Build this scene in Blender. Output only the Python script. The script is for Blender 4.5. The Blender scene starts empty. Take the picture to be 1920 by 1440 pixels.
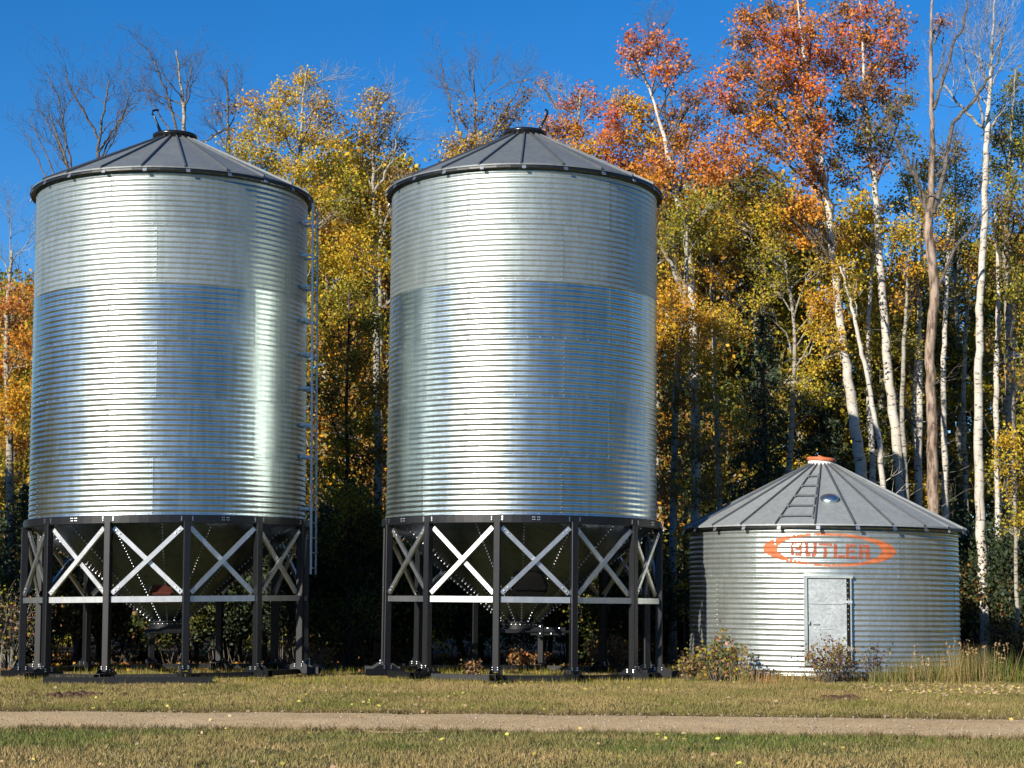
import bpy, math, random
import numpy as np
from mathutils import Vector, Matrix

# ------------------------------------------------------------------ camera, sky, sun, exposure
scene = bpy.context.scene
W0, H0, FPX = 1920.0, 1440.0, 3260.0
PITCH, ROLL, EYE = math.radians(7.2), 0.002, 1.48
cam_d = bpy.data.cameras.new("camera")
cam = bpy.data.objects.new("camera", cam_d)
scene.collection.objects.link(cam)
cam_d.sensor_width = 36.0
cam_d.sensor_fit = 'HORIZONTAL'
cam_d.lens = FPX / W0 * 36.0
cam_d.clip_start = 0.1
cam_d.clip_end = 2000.0
CAM_M = Matrix.Translation((0, 0, EYE)) @ Matrix.Rotation(math.pi / 2 + PITCH, 4, 'X') @ Matrix.Rotation(ROLL, 4, 'Z')
cam.matrix_world = CAM_M
scene.camera = cam

SUN_AZ, SUN_EL = math.radians(-38.0), math.radians(23.0)      # azimuth from the line bins -> camera, to the left
to_sun = Vector((math.sin(SUN_AZ) * math.cos(SUN_EL), -math.cos(SUN_AZ) * math.cos(SUN_EL), math.sin(SUN_EL)))
world = bpy.data.worlds.new("World")
scene.world = world
world.use_nodes = True
wn, wl = world.node_tree.nodes, world.node_tree.links
wn.clear()
w_out = wn.new('ShaderNodeOutputWorld')
w_bg = wn.new('ShaderNodeBackground')
w_sky = wn.new('ShaderNodeTexSky')
w_sky.sky_type = 'NISHITA'
w_sky.sun_disc = False
w_sky.sun_elevation = SUN_EL
w_sky.sun_rotation = math.atan2(to_sun.x, to_sun.y)
w_sky.altitude = 1200.0
w_sky.air_density = 0.9
w_sky.dust_density = 0.15
w_sky.ozone_density = 3.0
w_hs = wn.new('ShaderNodeHueSaturation')
w_hs.inputs['Saturation'].default_value = 1.345
w_hs.inputs['Hue'].default_value = 0.505
wl.new(w_sky.outputs[0], w_hs.inputs['Color'])
wl.new(w_hs.outputs[0], w_bg.inputs['Color'])
w_bg.inputs['Strength'].default_value = 0.105
wl.new(w_bg.outputs[0], w_out.inputs['Surface'])
sun_d = bpy.data.lights.new("sun", 'SUN')
sun_d.energy = 4.8
sun_d.angle = math.radians(0.5)
sun_d.color = (1.0, 0.93, 0.82)
sun = bpy.data.objects.new("sun", sun_d)
scene.collection.objects.link(sun)
sun.rotation_euler = (-to_sun).to_track_quat('-Z', 'Y').to_euler()
sun.location = (-20, -20, 30)

vs = scene.view_settings
vs.view_transform = 'Standard'
vs.look = 'None'
vs.gamma = 1.0
vs.exposure = 0.55
vs.use_curve_mapping = False
cy = scene.cycles
cy.max_bounces = 6
cy.diffuse_bounces = 2
cy.glossy_bounces = 3
cy.transmission_bounces = 3
cy.transparent_max_bounces = 4
cy.caustics_reflective = False
cy.caustics_refractive = False
cy.use_denoising = True

# ------------------------------------------------------------------ helpers
rng = np.random.default_rng(11)
random.seed(11)
COL = scene.collection
CAM_R = np.array(CAM_M.to_3x3())
CAM_T = np.array([0, 0, EYE])


def P(px, py, Y):
    """world point at depth Y seen at photograph pixel (px, py)"""
    d = CAM_R @ np.array([(px - W0 / 2) / FPX, (H0 / 2 - py) / FPX, -1.0])
    return CAM_T + d * (Y / d[1])


def proj(v):
    c = (np.asarray(v, float) - CAM_T) @ CAM_R
    return W0 / 2 + FPX * c[..., 0] / -c[..., 2], H0 / 2 - FPX * c[..., 1] / -c[..., 2]


def mesh(name, V, quads=None, tris=None, mat=None, smooth=False, col=None):
    V = np.asarray(V, np.float32).reshape(-1, 3)
    me = bpy.data.meshes.new(name)
    me.vertices.add(len(V))
    me.vertices.foreach_set('co', V.ravel())
    loops, starts, n = [], [], 0
    for F, k in ((quads, 4), (tris, 3)):
        if F is None or len(F) == 0:
            continue
        F = np.asarray(F, np.int32).reshape(-1, k)
        loops.append(F.ravel())
        starts.append(n + np.arange(len(F), dtype=np.int32) * k)
        n += F.size
    loops = np.concatenate(loops)
    starts = np.concatenate(starts).astype(np.int32)
    me.loops.add(len(loops))
    me.loops.foreach_set('vertex_index', loops)
    me.polygons.add(len(starts))
    me.polygons.foreach_set('loop_start', starts)
    me.polygons.foreach_set('use_smooth', np.full(len(starts), bool(smooth)))
    me.update(calc_edges=True)
    if col is not None:
        a = me.attributes.new('leafcol', 'FLOAT_COLOR', 'POINT')
        c = np.ones((len(V), 4), np.float32)
        c[:, :3] = col
        a.data.foreach_set('color', c.ravel())
    if mat is not None:
        me.materials.append(mat)
    return me


def add(name, me, parent=None, rz=0.0, loc=(0, 0, 0), kind=None, mat=None):
    o = bpy.data.objects.new(name, me)
    COL.objects.link(o)
    o.parent = parent
    o.location = loc
    o.rotation_euler = (0, 0, rz)
    if kind:
        o['kind'] = kind
    if mat is not None:
        o.material_slots[0].link = 'OBJECT'
        o.material_slots[0].material = mat
    return o


def tag(o, label=None, cat=None, group=None, kind=None):
    if label:
        o['label'] = label
    if cat:
        o['category'] = cat
    if group:
        o['group'] = group
    if kind:
        o['kind'] = kind
    return o


def empty(name, loc=(0, 0, 0), rot=(0, 0, 0)):
    o = bpy.data.objects.new(name, None)
    COL.objects.link(o)
    o.location = loc
    o.rotation_euler = rot
    o.empty_display_size = 0.2
    return o


class MB:
    """collects simple solids for one mesh"""
    def __init__(self):
        self.v, self.q, self.t, self.n = [], [], [], 0

    def raw(self, V, q=None, t=None):
        V = np.asarray(V, float).reshape(-1, 3)
        if q is not None and len(q):
            self.q.append(np.asarray(q, int).reshape(-1, 4) + self.n)
        if t is not None and len(t):
            self.t.append(np.asarray(t, int).reshape(-1, 3) + self.n)
        self.v.append(V)
        self.n += len(V)
        return self

    def box(self, c, s, M=None):
        c, s = np.asarray(c, float), np.asarray(s, float) / 2
        V = np.array([[x, y, z] for z in (-1, 1) for y in (-1, 1) for x in (-1, 1)]) * s
        if M is not None:
            V = V @ np.asarray(M).T
        return self.raw(V + c, [[0, 2, 3, 1], [4, 5, 7, 6], [0, 1, 5, 4], [2, 6, 7, 3], [0, 4, 6, 2], [1, 3, 7, 5]])

    def beam(self, p0, p1, prof, up=(0, 0, 1), caps=True):
        """extrude a closed 2-D outline (u along side, v along up) from p0 to p1"""
        p0, p1 = np.asarray(p0, float), np.asarray(p1, float)
        d = p1 - p0
        d = d / np.linalg.norm(d)
        s = np.cross(d, np.asarray(up, float))
        s /= np.linalg.norm(s)
        u = np.cross(s, d)
        prof = np.asarray(prof, float)
        k = len(prof)
        off = prof[:, :1] * s + prof[:, 1:] * u
        V = np.concatenate([p0 + off, p1 + off])
        q = [[i, (i + 1) % k, k + (i + 1) % k, k + i] for i in range(k)]
        t = []
        if caps and k == 4:
            q += [[3, 2, 1, 0], [4, 5, 6, 7]]
        elif caps:
            V = np.concatenate([V, [p0 + off.mean(0)], [p1 + off.mean(0)]])
            for i in range(k):
                j = (i + 1) % k
                t += [[2 * k, j, i], [2 * k + 1, k + i, k + j]]
        return self.raw(V, q, t)

    def bar(self, p0, p1, w, h, up=(0, 0, 1)):
        return self.beam(p0, p1, [(-w / 2, -h / 2), (w / 2, -h / 2), (w / 2, h / 2), (-w / 2, h / 2)], up)

    def tube(self, pts, r, n=8, caps=True):
        pts = np.asarray(pts, float)
        m = len(pts)
        r = np.broadcast_to(np.asarray(r, float), (m,))
        T = np.gradient(pts, axis=0)
        T /= np.linalg.norm(T, axis=1, keepdims=True) + 1e-9
        ref = np.array([0.31, 0.27, 0.91])
        if abs(T.mean(0) @ ref) > 0.8:
            ref = np.array([0.9, -0.3, 0.1])
        A = np.cross(T, ref)
        A /= np.linalg.norm(A, axis=1, keepdims=True) + 1e-9
        B = np.cross(T, A)
        a = np.arange(n) * 2 * math.pi / n
        V = pts[:, None] + r[:, None, None] * (np.cos(a)[None, :, None] * A[:, None] + np.sin(a)[None, :, None] * B[:, None])
        V = V.reshape(-1, 3)
        q = [[i * n + j, i * n + (j + 1) % n, (i + 1) * n + (j + 1) % n, (i + 1) * n + j] for i in range(m - 1) for j in range(n)]
        t = []
        if caps:
            V = np.concatenate([V, pts[:1], pts[-1:]])
            for j in range(n):
                t += [[m * n, (j + 1) % n, j], [m * n + 1, (m - 1) * n + j, (m - 1) * n + (j + 1) % n]]
        return self.raw(V, q, t)

    def lathe(self, prof, n=48, a0=0.0, a1=2 * math.pi, c=(0, 0, 0)):
        """prof: (r, z) list; closed round when the span is full"""
        prof = np.asarray(prof, float)
        full = abs(a1 - a0 - 2 * math.pi) < 1e-6
        k = n if full else n + 1
        a = a0 + (a1 - a0) * np.arange(k) / n
        V = np.stack([prof[:, None, 0] * np.sin(a)[None], -prof[:, None, 0] * np.cos(a)[None],
                      np.repeat(prof[:, None, 1], k, 1)], -1).reshape(-1, 3) + np.asarray(c, float)
        q = [[i * k + j, i * k + (j + 1) % k, (i + 1) * k + (j + 1) % k, (i + 1) * k + j]
             for i in range(len(prof) - 1) for j in range(n)]
        return self.raw(V, q)

    def bolts(self, C, N, r=0.013, h=0.012):
        """hexagonal heads at points C with outward normals N"""
        C, N = np.asarray(C, float).reshape(-1, 3), np.asarray(N, float).reshape(-1, 3)
        N = N / np.linalg.norm(N, axis=1, keepdims=True)
        A = np.cross(N, [0.123, 0.2, 0.97])
        A /= np.linalg.norm(A, axis=1, keepdims=True)
        B = np.cross(N, A)
        a = np.arange(6) * math.pi / 3
        ring = np.cos(a)[None, :, None] * A[:, None] + np.sin(a)[None, :, None] * B[:, None]
        V = np.concatenate([C[:, None] + ring * r, C[:, None] + ring * r * 0.85 + N[:, None] * h, (C + N * h * 1.25)[:, None]], 1)
        b = (np.arange(len(C)) * 13)[:, None, None]
        q = np.array([[i, (i + 1) % 6, 6 + (i + 1) % 6, 6 + i] for i in range(6)])[None] + b
        t = np.array([[6 + i, 6 + (i + 1) % 6, 12] for i in range(6)])[None] + b
        return self.raw(V.reshape(-1, 3), q.reshape(-1, 4), t.reshape(-1, 3))

    def build(self, name, mat=None, smooth=False):
        return mesh(name, np.concatenate(self.v), np.concatenate(self.q) if self.q else None,
                    np.concatenate(self.t) if self.t else None, mat, smooth)


def cyl(phi, r, z):
    return np.array([r * math.sin(phi), -r * math.cos(phi), z])


def rad(x):
    return math.radians(x)


# ------------------------------------------------------------------ materials
def new_mat(name):
    m = bpy.data.materials.new(name)
    m.use_nodes = True
    nt = m.node_tree
    b = nt.nodes['Principled BSDF']
    return m, nt, b


def node(nt, t, **kw):
    n = nt.nodes.new(t)
    for k, v in kw.items():
        if k in n.inputs:
            n.inputs[k].default_value = v
        else:
            setattr(n, k, v)
    return n


def ramp(nt, src, stops):
    r = nt.nodes.new('ShaderNodeValToRGB')
    el = r.color_ramp.elements
    while len(el) < len(stops):
        el.new(0.5)
    for e, (p, c) in zip(el, stops):
        e.position = p
        e.color = (*c, 1) if len(c) == 3 else c
    nt.links.new(src, r.inputs[0])
    return r


def metal(name, c, rough, metallic=1.0, var=0.1, spangle=26.0, bump=0.12, rvar=0.08, streak=0.12):
    m, nt, b = new_mat(name)
    tc = node(nt, 'ShaderNodeTexCoord')
    oi = node(nt, 'ShaderNodeObjectInfo')
    addv = node(nt, 'ShaderNodeVectorMath', operation='ADD')
    sc = node(nt, 'ShaderNodeMath', operation='MULTIPLY')
    sc.inputs[1].default_value = 37.0
    nt.links.new(oi.outputs['Random'], sc.inputs[0])
    nt.links.new(tc.outputs['Object'], addv.inputs[0])
    nt.links.new(sc.outputs[0], addv.inputs[1])
    n1 = node(nt, 'ShaderNodeTexVoronoi', Scale=spangle)
    n2 = node(nt, 'ShaderNodeTexNoise', Scale=1.6, Detail=5.0, Roughness=0.65)
    mp = node(nt, 'ShaderNodeMapping')
    mp.inputs['Scale'].default_value = (9.0, 9.0, 0.7)
    n3 = node(nt, 'ShaderNodeTexNoise', Scale=1.0, Detail=4.0)
    nt.links.new(addv.outputs[0], n1.inputs['Vector'])
    nt.links.new(addv.outputs[0], n2.inputs['Vector'])
    nt.links.new(addv.outputs[0], mp.inputs[0])
    nt.links.new(mp.outputs[0], n3.inputs['Vector'])
    c = np.array(c)
    r1 = ramp(nt, n1.outputs['Color'], [(0.0, tuple(c * (1 - var))), (1.0, tuple(np.minimum(c * (1 + var), 0.98)))])
    r2 = ramp(nt, n2.outputs[0], [(0.3, (1 - 1.2 * var,) * 3), (0.7, (1.0,) * 3)])
    r3 = ramp(nt, n3.outputs[0], [(0.35, (1 - streak,) * 3), (0.6, (1.0,) * 3)])
    mu = node(nt, 'ShaderNodeMix', data_type='RGBA', blend_type='MULTIPLY')
    mu.inputs[0].default_value = 1.0
    nt.links.new(r1.outputs[0], mu.inputs[6])
    nt.links.new(r2.outputs[0], mu.inputs[7])
    mu2 = node(nt, 'ShaderNodeMix', data_type='RGBA', blend_type='MULTIPLY')
    mu2.inputs[0].default_value = 1.0
    nt.links.new(mu.outputs[2], mu2.inputs[6])
    nt.links.new(r3.outputs[0], mu2.inputs[7])
    rt = node(nt, 'ShaderNodeMapRange')
    rt.inputs[3].default_value = 0.93
    rt.inputs[4].default_value = 1.05
    nt.links.new(oi.outputs['Random'], rt.inputs[0])
    vt = node(nt, 'ShaderNodeVectorMath', operation='SCALE')
    nt.links.new(mu2.outputs[2], vt.inputs[0])
    nt.links.new(rt.outputs[0], vt.inputs['Scale'])
    nt.links.new(vt.outputs[0], b.inputs['Base Color'])
    b.inputs['Metallic'].default_value = metallic
    mr = node(nt, 'ShaderNodeMapRange')
    mr.inputs[3].default_value = rough - rvar
    mr.inputs[4].default_value = rough + rvar
    nt.links.new(n2.outputs[0], mr.inputs[0])
    nt.links.new(mr.outputs[0], b.inputs['Roughness'])
    if bump:
        n4 = node(nt, 'ShaderNodeTexNoise', Scale=3.0, Detail=2.0)
        nt.links.new(addv.outputs[0], n4.inputs['Vector'])
        bp = node(nt, 'ShaderNodeBump', Strength=bump, Distance=0.02)
        nt.links.new(n4.outputs[0], bp.inputs['Height'])
        nt.links.new(bp.outputs[0], b.inputs['Normal'])
    return m


def paint(name, c, rough=0.4, spec=0.5, var=0.25, scale=6.0):
    m, nt, b = new_mat(name)
    tc = node(nt, 'ShaderNodeTexCoord')
    n = node(nt, 'ShaderNodeTexNoise', Scale=scale, Detail=6.0, Roughness=0.7)
    nt.links.new(tc.outputs['Object'], n.inputs['Vector'])
    c = np.array(c)
    r = ramp(nt, n.outputs[0], [(0.3, tuple(c * (1 - var))), (0.75, tuple(c * (1 + var)))])
    nt.links.new(r.outputs[0], b.inputs['Base Color'])
    b.inputs['Roughness'].default_value = rough
    b.inputs['Specular IOR Level'].default_value = spec
    bp = node(nt, 'ShaderNodeBump', Strength=0.15, Distance=0.004)
    nt.links.new(n.outputs[0], bp.inputs['Height'])
    nt.links.new(bp.outputs[0], b.inputs['Normal'])
    return m


M_GALV = metal('galvanised_steel', (0.71, 0.785, 0.745), 0.32, 1.0, 0.08, 30, bump=0.18, streak=0.16)
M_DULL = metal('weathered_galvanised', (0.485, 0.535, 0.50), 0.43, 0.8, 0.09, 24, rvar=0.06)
M_OLD = metal('old_galvanised', (0.64, 0.69, 0.645), 0.37, 0.80, 0.09, 24, rvar=0.07)
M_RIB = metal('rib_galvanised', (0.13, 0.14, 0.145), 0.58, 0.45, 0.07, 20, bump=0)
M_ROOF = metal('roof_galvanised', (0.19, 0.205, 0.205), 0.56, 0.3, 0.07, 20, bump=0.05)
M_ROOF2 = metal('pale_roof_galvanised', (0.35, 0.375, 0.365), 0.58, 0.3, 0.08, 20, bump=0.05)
M_BRACE = metal('brace_galvanised', (0.76, 0.77, 0.76), 0.42, 1.0, 0.06, 30, bump=0.03)
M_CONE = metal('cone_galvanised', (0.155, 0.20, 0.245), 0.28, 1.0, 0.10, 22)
M_DOOR = metal('mottled_galvanised', (0.50, 0.54, 0.54), 0.52, 0.55, 0.20, 28)
M_LADDER = metal('ladder_galvanised', (0.40, 0.42, 0.43), 0.40, 0.9, 0.08, 20, bump=0)
M_BOLT = metal('zinc_bolt', (0.75, 0.76, 0.76), 0.30, 1.0, 0.05, 30, bump=0)
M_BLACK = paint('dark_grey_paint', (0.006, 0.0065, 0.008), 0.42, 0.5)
M_BLKGL = paint('black_gloss_paint', (0.010, 0.010, 0.011), 0.22, 0.5)
M_RUST = paint('red_oxide', (0.11, 0.032, 0.020), 0.6, 0.3)
M_ORANGE = paint('orange_paint', (0.52, 0.155, 0.060), 0.6, 0.3, 0.25, 9)
M_LETTER = paint('faded_letter_paint', (0.36, 0.10, 0.05), 0.6, 0.3, 0.3, 12)
M_WHITE = paint('white_paint', (0.78, 0.77, 0.72), 0.5, 0.4, 0.05)


def bark(name, base, mark, mscale=(9, 9, 26), lo=0.40, hi=0.52, rough=0.8):
    m, nt, b = new_mat(name)
    tc = node(nt, 'ShaderNodeTexCoord')
    mp = node(nt, 'ShaderNodeMapping')
    mp.inputs['Scale'].default_value = mscale
    nt.links.new(tc.outputs['Object'], mp.inputs[0])
    n = node(nt, 'ShaderNodeTexNoise', Scale=0.6, Detail=5.0, Roughness=0.7)
    nt.links.new(mp.outputs[0], n.inputs['Vector'])
    n2 = node(nt, 'ShaderNodeTexNoise', Scale=2.5, Detail=4.0)
    nt.links.new(tc.outputs['Object'], n2.inputs['Vector'])
    base = np.array(base)
    r = ramp(nt, n.outputs[0], [(lo, mark), (hi, tuple(base))])
    r2 = ramp(nt, n2.outputs[0], [(0.3, (0.7, 0.66, 0.62)), (0.7, (1, 1, 1))])
    mu = node(nt, 'ShaderNodeMix', data_type='RGBA', blend_type='MULTIPLY')
    mu.inputs[0].default_value = 1.0
    nt.links.new(r.outputs[0], mu.inputs[6])
    nt.links.new(r2.outputs[0], mu.inputs[7])
    nt.links.new(mu.outputs[2], b.inputs['Base Color'])
    b.inputs['Roughness'].default_value = rough
    b.inputs['Specular IOR Level'].default_value = 0.2
    bp = node(nt, 'ShaderNodeBump', Strength=0.5, Distance=0.02)
    nt.links.new(n.outputs[0], bp.inputs['Height'])
    nt.links.new(bp.outputs[0], b.inputs['Normal'])
    return m


M_BIRCH = bark('white_birch_bark', (0.64, 0.60, 0.52), (0.07, 0.06, 0.05), lo=0.37, hi=0.44)
M_ASPEN = bark('grey_aspen_bark', (0.40, 0.38, 0.31), (0.06, 0.05, 0.04), lo=0.38, hi=0.48)
M_BROWN = bark('brown_flaking_bark', (0.42, 0.32, 0.24), (0.11, 0.08, 0.06), (18, 18, 4), 0.40, 0.56)
M_TWIG = bark('grey_twig_bark', (0.17, 0.15, 0.13), (0.07, 0.06, 0.05))
M_DARKB = bark('dark_bark', (0.11, 0.09, 0.075), (0.03, 0.025, 0.02), (14, 14, 5))


def leafmat(name, transl=0.35, rough=0.55):
    m, nt, b = new_mat(name)
    at = node(nt, 'ShaderNodeAttribute', attribute_name='leafcol')
    nt.links.new(at.outputs['Color'], b.inputs['Base Color'])
    b.inputs['Roughness'].default_value = rough
    b.inputs['Specular IOR Level'].default_value = 0.25
    if transl:
        tr = node(nt, 'ShaderNodeBsdfTranslucent')
        nt.links.new(at.outputs['Color'], tr.inputs['Color'])
        mx = node(nt, 'ShaderNodeMixShader')
        mx.inputs[0].default_value = transl
        nt.links.new(b.outputs[0], mx.inputs[1])
        nt.links.new(tr.outputs[0], mx.inputs[2])
        nt.links.new(mx.outputs[0], nt.nodes['Material Output'].inputs['Surface'])
    return m


M_LEAF = leafmat('autumn_leaf')
M_NEEDLE = leafmat('spruce_needle', 0.0, 0.7)
M_GRASS = leafmat('grass_blade', 0.25, 0.6)

# ------------------------------------------------------------------ ground and road
ROAD_FAR = [(-40, 24.6), (-7, 24.2), (-3, 23.95), (0, 23.7), (3, 23.35), (7, 22.8), (40, 18.5)]
ROAD_NEAR = [(-40, 21.3), (-7, 20.9), (-3, 20.65), (0, 20.35), (3, 19.9), (7, 19.2), (40, 14.5)]


def road_far(x):
    return np.interp(x, *zip(*ROAD_FAR))


def road_near(x):
    return np.interp(x, *zip(*ROAD_NEAR))


def vnoise(x, y, s, seed=0):
    """smooth value noise on arrays"""
    r = np.random.default_rng(seed)
    g = r.random((64, 64))
    x, y = np.asarray(x) / s, np.asarray(y) / s
    i, j = np.floor(x).astype(int), np.floor(y).astype(int)
    fx, fy = x - i, y - j
    fx, fy = fx * fx * (3 - 2 * fx), fy * fy * (3 - 2 * fy)
    a, b_, c, d = g[i % 64, j % 64], g[(i + 1) % 64, j % 64], g[i % 64, (j + 1) % 64], g[(i + 1) % 64, (j + 1) % 64]
    return (a * (1 - fx) + b_ * fx) * (1 - fy) + (c * (1 - fx) + d * fx) * fy


def lawn_colour(x, y, r):
    """real turf colours: fresh green strip by the road, drier turf away from it"""
    n = vnoise(x, y, 1.3, 3) * 0.6 + vnoise(x, y, 0.35, 4) * 0.4
    green = np.array([0.205, 0.200, 0.045])
    fresh = np.array([0.130, 0.165, 0.034])
    straw = np.array([0.400, 0.290, 0.120])
    brown = np.array([0.190, 0.120, 0.055])
    near, far = road_near(x), road_far(x)
    dry = np.where(y < near, np.clip((near - 1.2 - y) / 2.2, 0, 1) * 0.75 + 0.10, 0.40 + 0.25 * np.clip((y - far - 2) / 6, 0, 1))
    dry = np.clip(dry + (n - 0.5) * 1.5, 0, 1)[:, None]
    base = np.where((y < near)[:, None], fresh, green)
    c = base * (1 - dry) + straw * dry
    edge = np.clip(1 - np.abs(y - far - 0.15) / 0.35, 0, 1)[:, None] * 0.75
    c = c * (1 - edge) + brown * edge
    pick = (r[:, None] < 0.10)
    return np.where(pick, straw * 1.15, c) * (0.75 + 0.5 * r[:, None])


def ground_mat():
    m, nt, b = new_mat('turf_and_forest_soil')
    g = node(nt, 'ShaderNodeNewGeometry')
    sx = node(nt, 'ShaderNodeSeparateXYZ')
    nt.links.new(g.outputs['Position'], sx.inputs[0])
    n = node(nt, 'ShaderNodeTexNoise', Scale=1.4, Detail=8.0, Roughness=0.7)
    nt.links.new(g.outputs['Position'], n.inputs['Vector'])
    turf = ramp(nt, n.outputs[0], [(0.32, (0.080, 0.085, 0.025)), (0.5, (0.140, 0.130, 0.045)), (0.68, (0.220, 0.165, 0.080))])
    soil = ramp(nt, n.outputs[0], [(0.3, (0.030, 0.022, 0.014)), (0.7, (0.075, 0.050, 0.030))])
    ad = node(nt, 'ShaderNodeMath', operation='MULTIPLY_ADD')
    nt.links.new(n.outputs[0], ad.inputs[0])
    ad.inputs[1].default_value = 3.0
    nt.links.new(sx.outputs['Y'], ad.inputs[2])
    mr = node(nt, 'ShaderNodeMapRange')
    mr.inputs[1].default_value = 38.3
    mr.inputs[2].default_value = 40.5
    nt.links.new(ad.outputs[0], mr.inputs[0])
    mx = node(nt, 'ShaderNodeMix', data_type='RGBA')
    nt.links.new(mr.outputs[0], mx.inputs[0])
    nt.links.new(turf.outputs[0], mx.inputs[6])
    nt.links.new(soil.outputs[0], mx.inputs[7])
    nt.links.new(mx.outputs[2], b.inputs['Base Color'])
    b.inputs['Roughness'].default_value = 0.95
    b.inputs['Specular IOR Level'].default_value = 0.1
    n2 = node(nt, 'ShaderNodeTexNoise', Scale=22.0, Detail=4.0)
    nt.links.new(g.outputs['Position'], n2.inputs['Vector'])
    bp = node(nt, 'ShaderNodeBump', Strength=0.7, Distance=0.05)
    nt.links.new(n2.outputs[0], bp.inputs['Height'])
    nt.links.new(bp.outputs[0], b.inputs['Normal'])
    return m


gm = mesh('ground', [(-700, -700, 0), (700, -700, 0), (700, 700, 0), (-700, 700, 0)], [[0, 1, 2, 3]], mat=ground_mat())
tag(add('ground', gm), 'mown lawn running back into leaf covered forest floor', kind='structure')


def road_mat():
    m, nt, b = new_mat('packed_gravel')
    g = node(nt, 'ShaderNodeNewGeometry')
    n = node(nt, 'ShaderNodeTexNoise', Scale=0.9, Detail=6.0, Roughness=0.6)
    n2 = node(nt, 'ShaderNodeTexVoronoi', Scale=38.0)
    n3 = node(nt, 'ShaderNodeTexNoise', Scale=14.0, Detail=6.0, Roughness=0.75)
    for q in (n, n2, n3):
        nt.links.new(g.outputs['Position'], q.inputs['Vector'])
    r = ramp(nt, n.outputs[0], [(0.3, (0.55, 0.40, 0.21)), (0.7, (0.70, 0.53, 0.31))])
    r2 = ramp(nt, n2.outputs['Color'], [(0.0, (0.68, 0.66, 0.63)), (1.0, (1.25, 1.22, 1.2))])
    r3 = ramp(nt, n3.outputs[0], [(0.3, (0.70, 0.66, 0.60)), (0.65, (1.1, 1.1, 1.1))])
    mu = node(nt, 'ShaderNodeMix', data_type='RGBA', blend_type='MULTIPLY')
    mu.inputs[0].default_value = 1.0
    mu2 = node(nt, 'ShaderNodeMix', data_type='RGBA', blend_type='MULTIPLY')
    mu2.inputs[0].default_value = 1.0
    nt.links.new(r.outputs[0], mu.inputs[6])
    nt.links.new(r2.outputs[0], mu.inputs[7])
    nt.links.new(mu.outputs[2], mu2.inputs[6])
    nt.links.new(r3.outputs[0], mu2.inputs[7])
    nt.links.new(mu2.outputs[2], b.inputs['Base Color'])
    b.inputs['Roughness'].default_value = 0.95
    b.inputs['Specular IOR Level'].default_value = 0.1
    bp = node(nt, 'ShaderNodeBump', Strength=0.45, Distance=0.02)
    nt.links.new(n2.outputs['Distance'], bp.inputs['Height'])
    nt.links.new(bp.outputs[0], b.inputs['Normal'])
    return m


xs = np.arange(-40, 40.01, 0.12)
cols = 14
tt = np.linspace(0, 1, cols)
fa = road_far(xs) + (vnoise(xs, xs * 0, 0.7, 21) - 0.5) * 0.35 + (vnoise(xs, xs * 0, 0.2, 22) - 0.5) * 0.15
ne = road_near(xs) + (vnoise(xs, xs * 0 + 5, 0.8, 23) - 0.5) * 0.4 + (vnoise(xs, xs * 0, 0.2, 24) - 0.5) * 0.18
YY = ne[:, None] * (1 - tt) + fa[:, None] * tt
ZZ = 0.006 + 0.035 * np.sin(np.pi * tt)[None] * np.ones_like(YY) + (vnoise(np.repeat(xs[:, None], cols, 1), YY, 0.5, 25) - 0.5) * 0.03 * np.sin(np.pi * tt)[None]
RV = np.stack([np.repeat(xs[:, None], cols, 1), YY, np.maximum(ZZ, 0.005)], -1).reshape(-1, 3)
RQ = [[i * cols + j, (i + 1) * cols + j, (i + 1) * cols + j + 1, i * cols + j + 1] for i in range(len(xs) - 1) for j in range(cols - 1)]
tag(add('gravel_road', mesh('gravel_road', RV, RQ, mat=road_mat(), smooth=True)), 'pale tan gravel lane crossing the lawn', kind='structure')

# ------------------------------------------------------------------ grain bins
R = 2.743
PITCHC, AMP = 1.118 / 11, 0.0068
Z0 = 3.09                                    # bottom of the corrugated wall of the hopper bins


def corr_r(z, R=R, p=PITCHC, a=AMP):
    return R + a * np.cos(2 * np.pi * z / p)


def sheet_mesh(name, R, h, waves, mat, a=AMP, seg=22, samples=10, span=60.0):
    """one curled corrugated sheet, its right edge lapping over the next one"""
    nz = waves * samples + 1
    z = np.linspace(-0.012, h, nz)
    ph = np.radians(np.linspace(-span / 2 - 0.1, span / 2 + 0.9, seg + 1))
    rr = R + a * np.cos(2 * np.pi * z / (h / waves))
    lift = np.where(ph > math.radians(span / 2 - 0.2), 0.004, 0.0)
    low = np.where(z < 0.03, 0.004, 0.0)
    r2 = rr[:, None] + lift[None] + low[:, None]
    V = np.stack([r2 * np.sin(ph)[None], -r2 * np.cos(ph)[None], np.repeat(z[:, None], seg + 1, 1)], -1)
    k = seg + 1
    q = [[i * k + j, i * k + j + 1, (i + 1) * k + j + 1, (i + 1) * k + j] for i in range(nz - 1) for j in range(seg)]
    return mesh(name, V.reshape(-1, 3), q, mat=mat, smooth=True)


ME_SHEET = sheet_mesh('wall_sheet', R, 1.118, 11, M_GALV)


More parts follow.
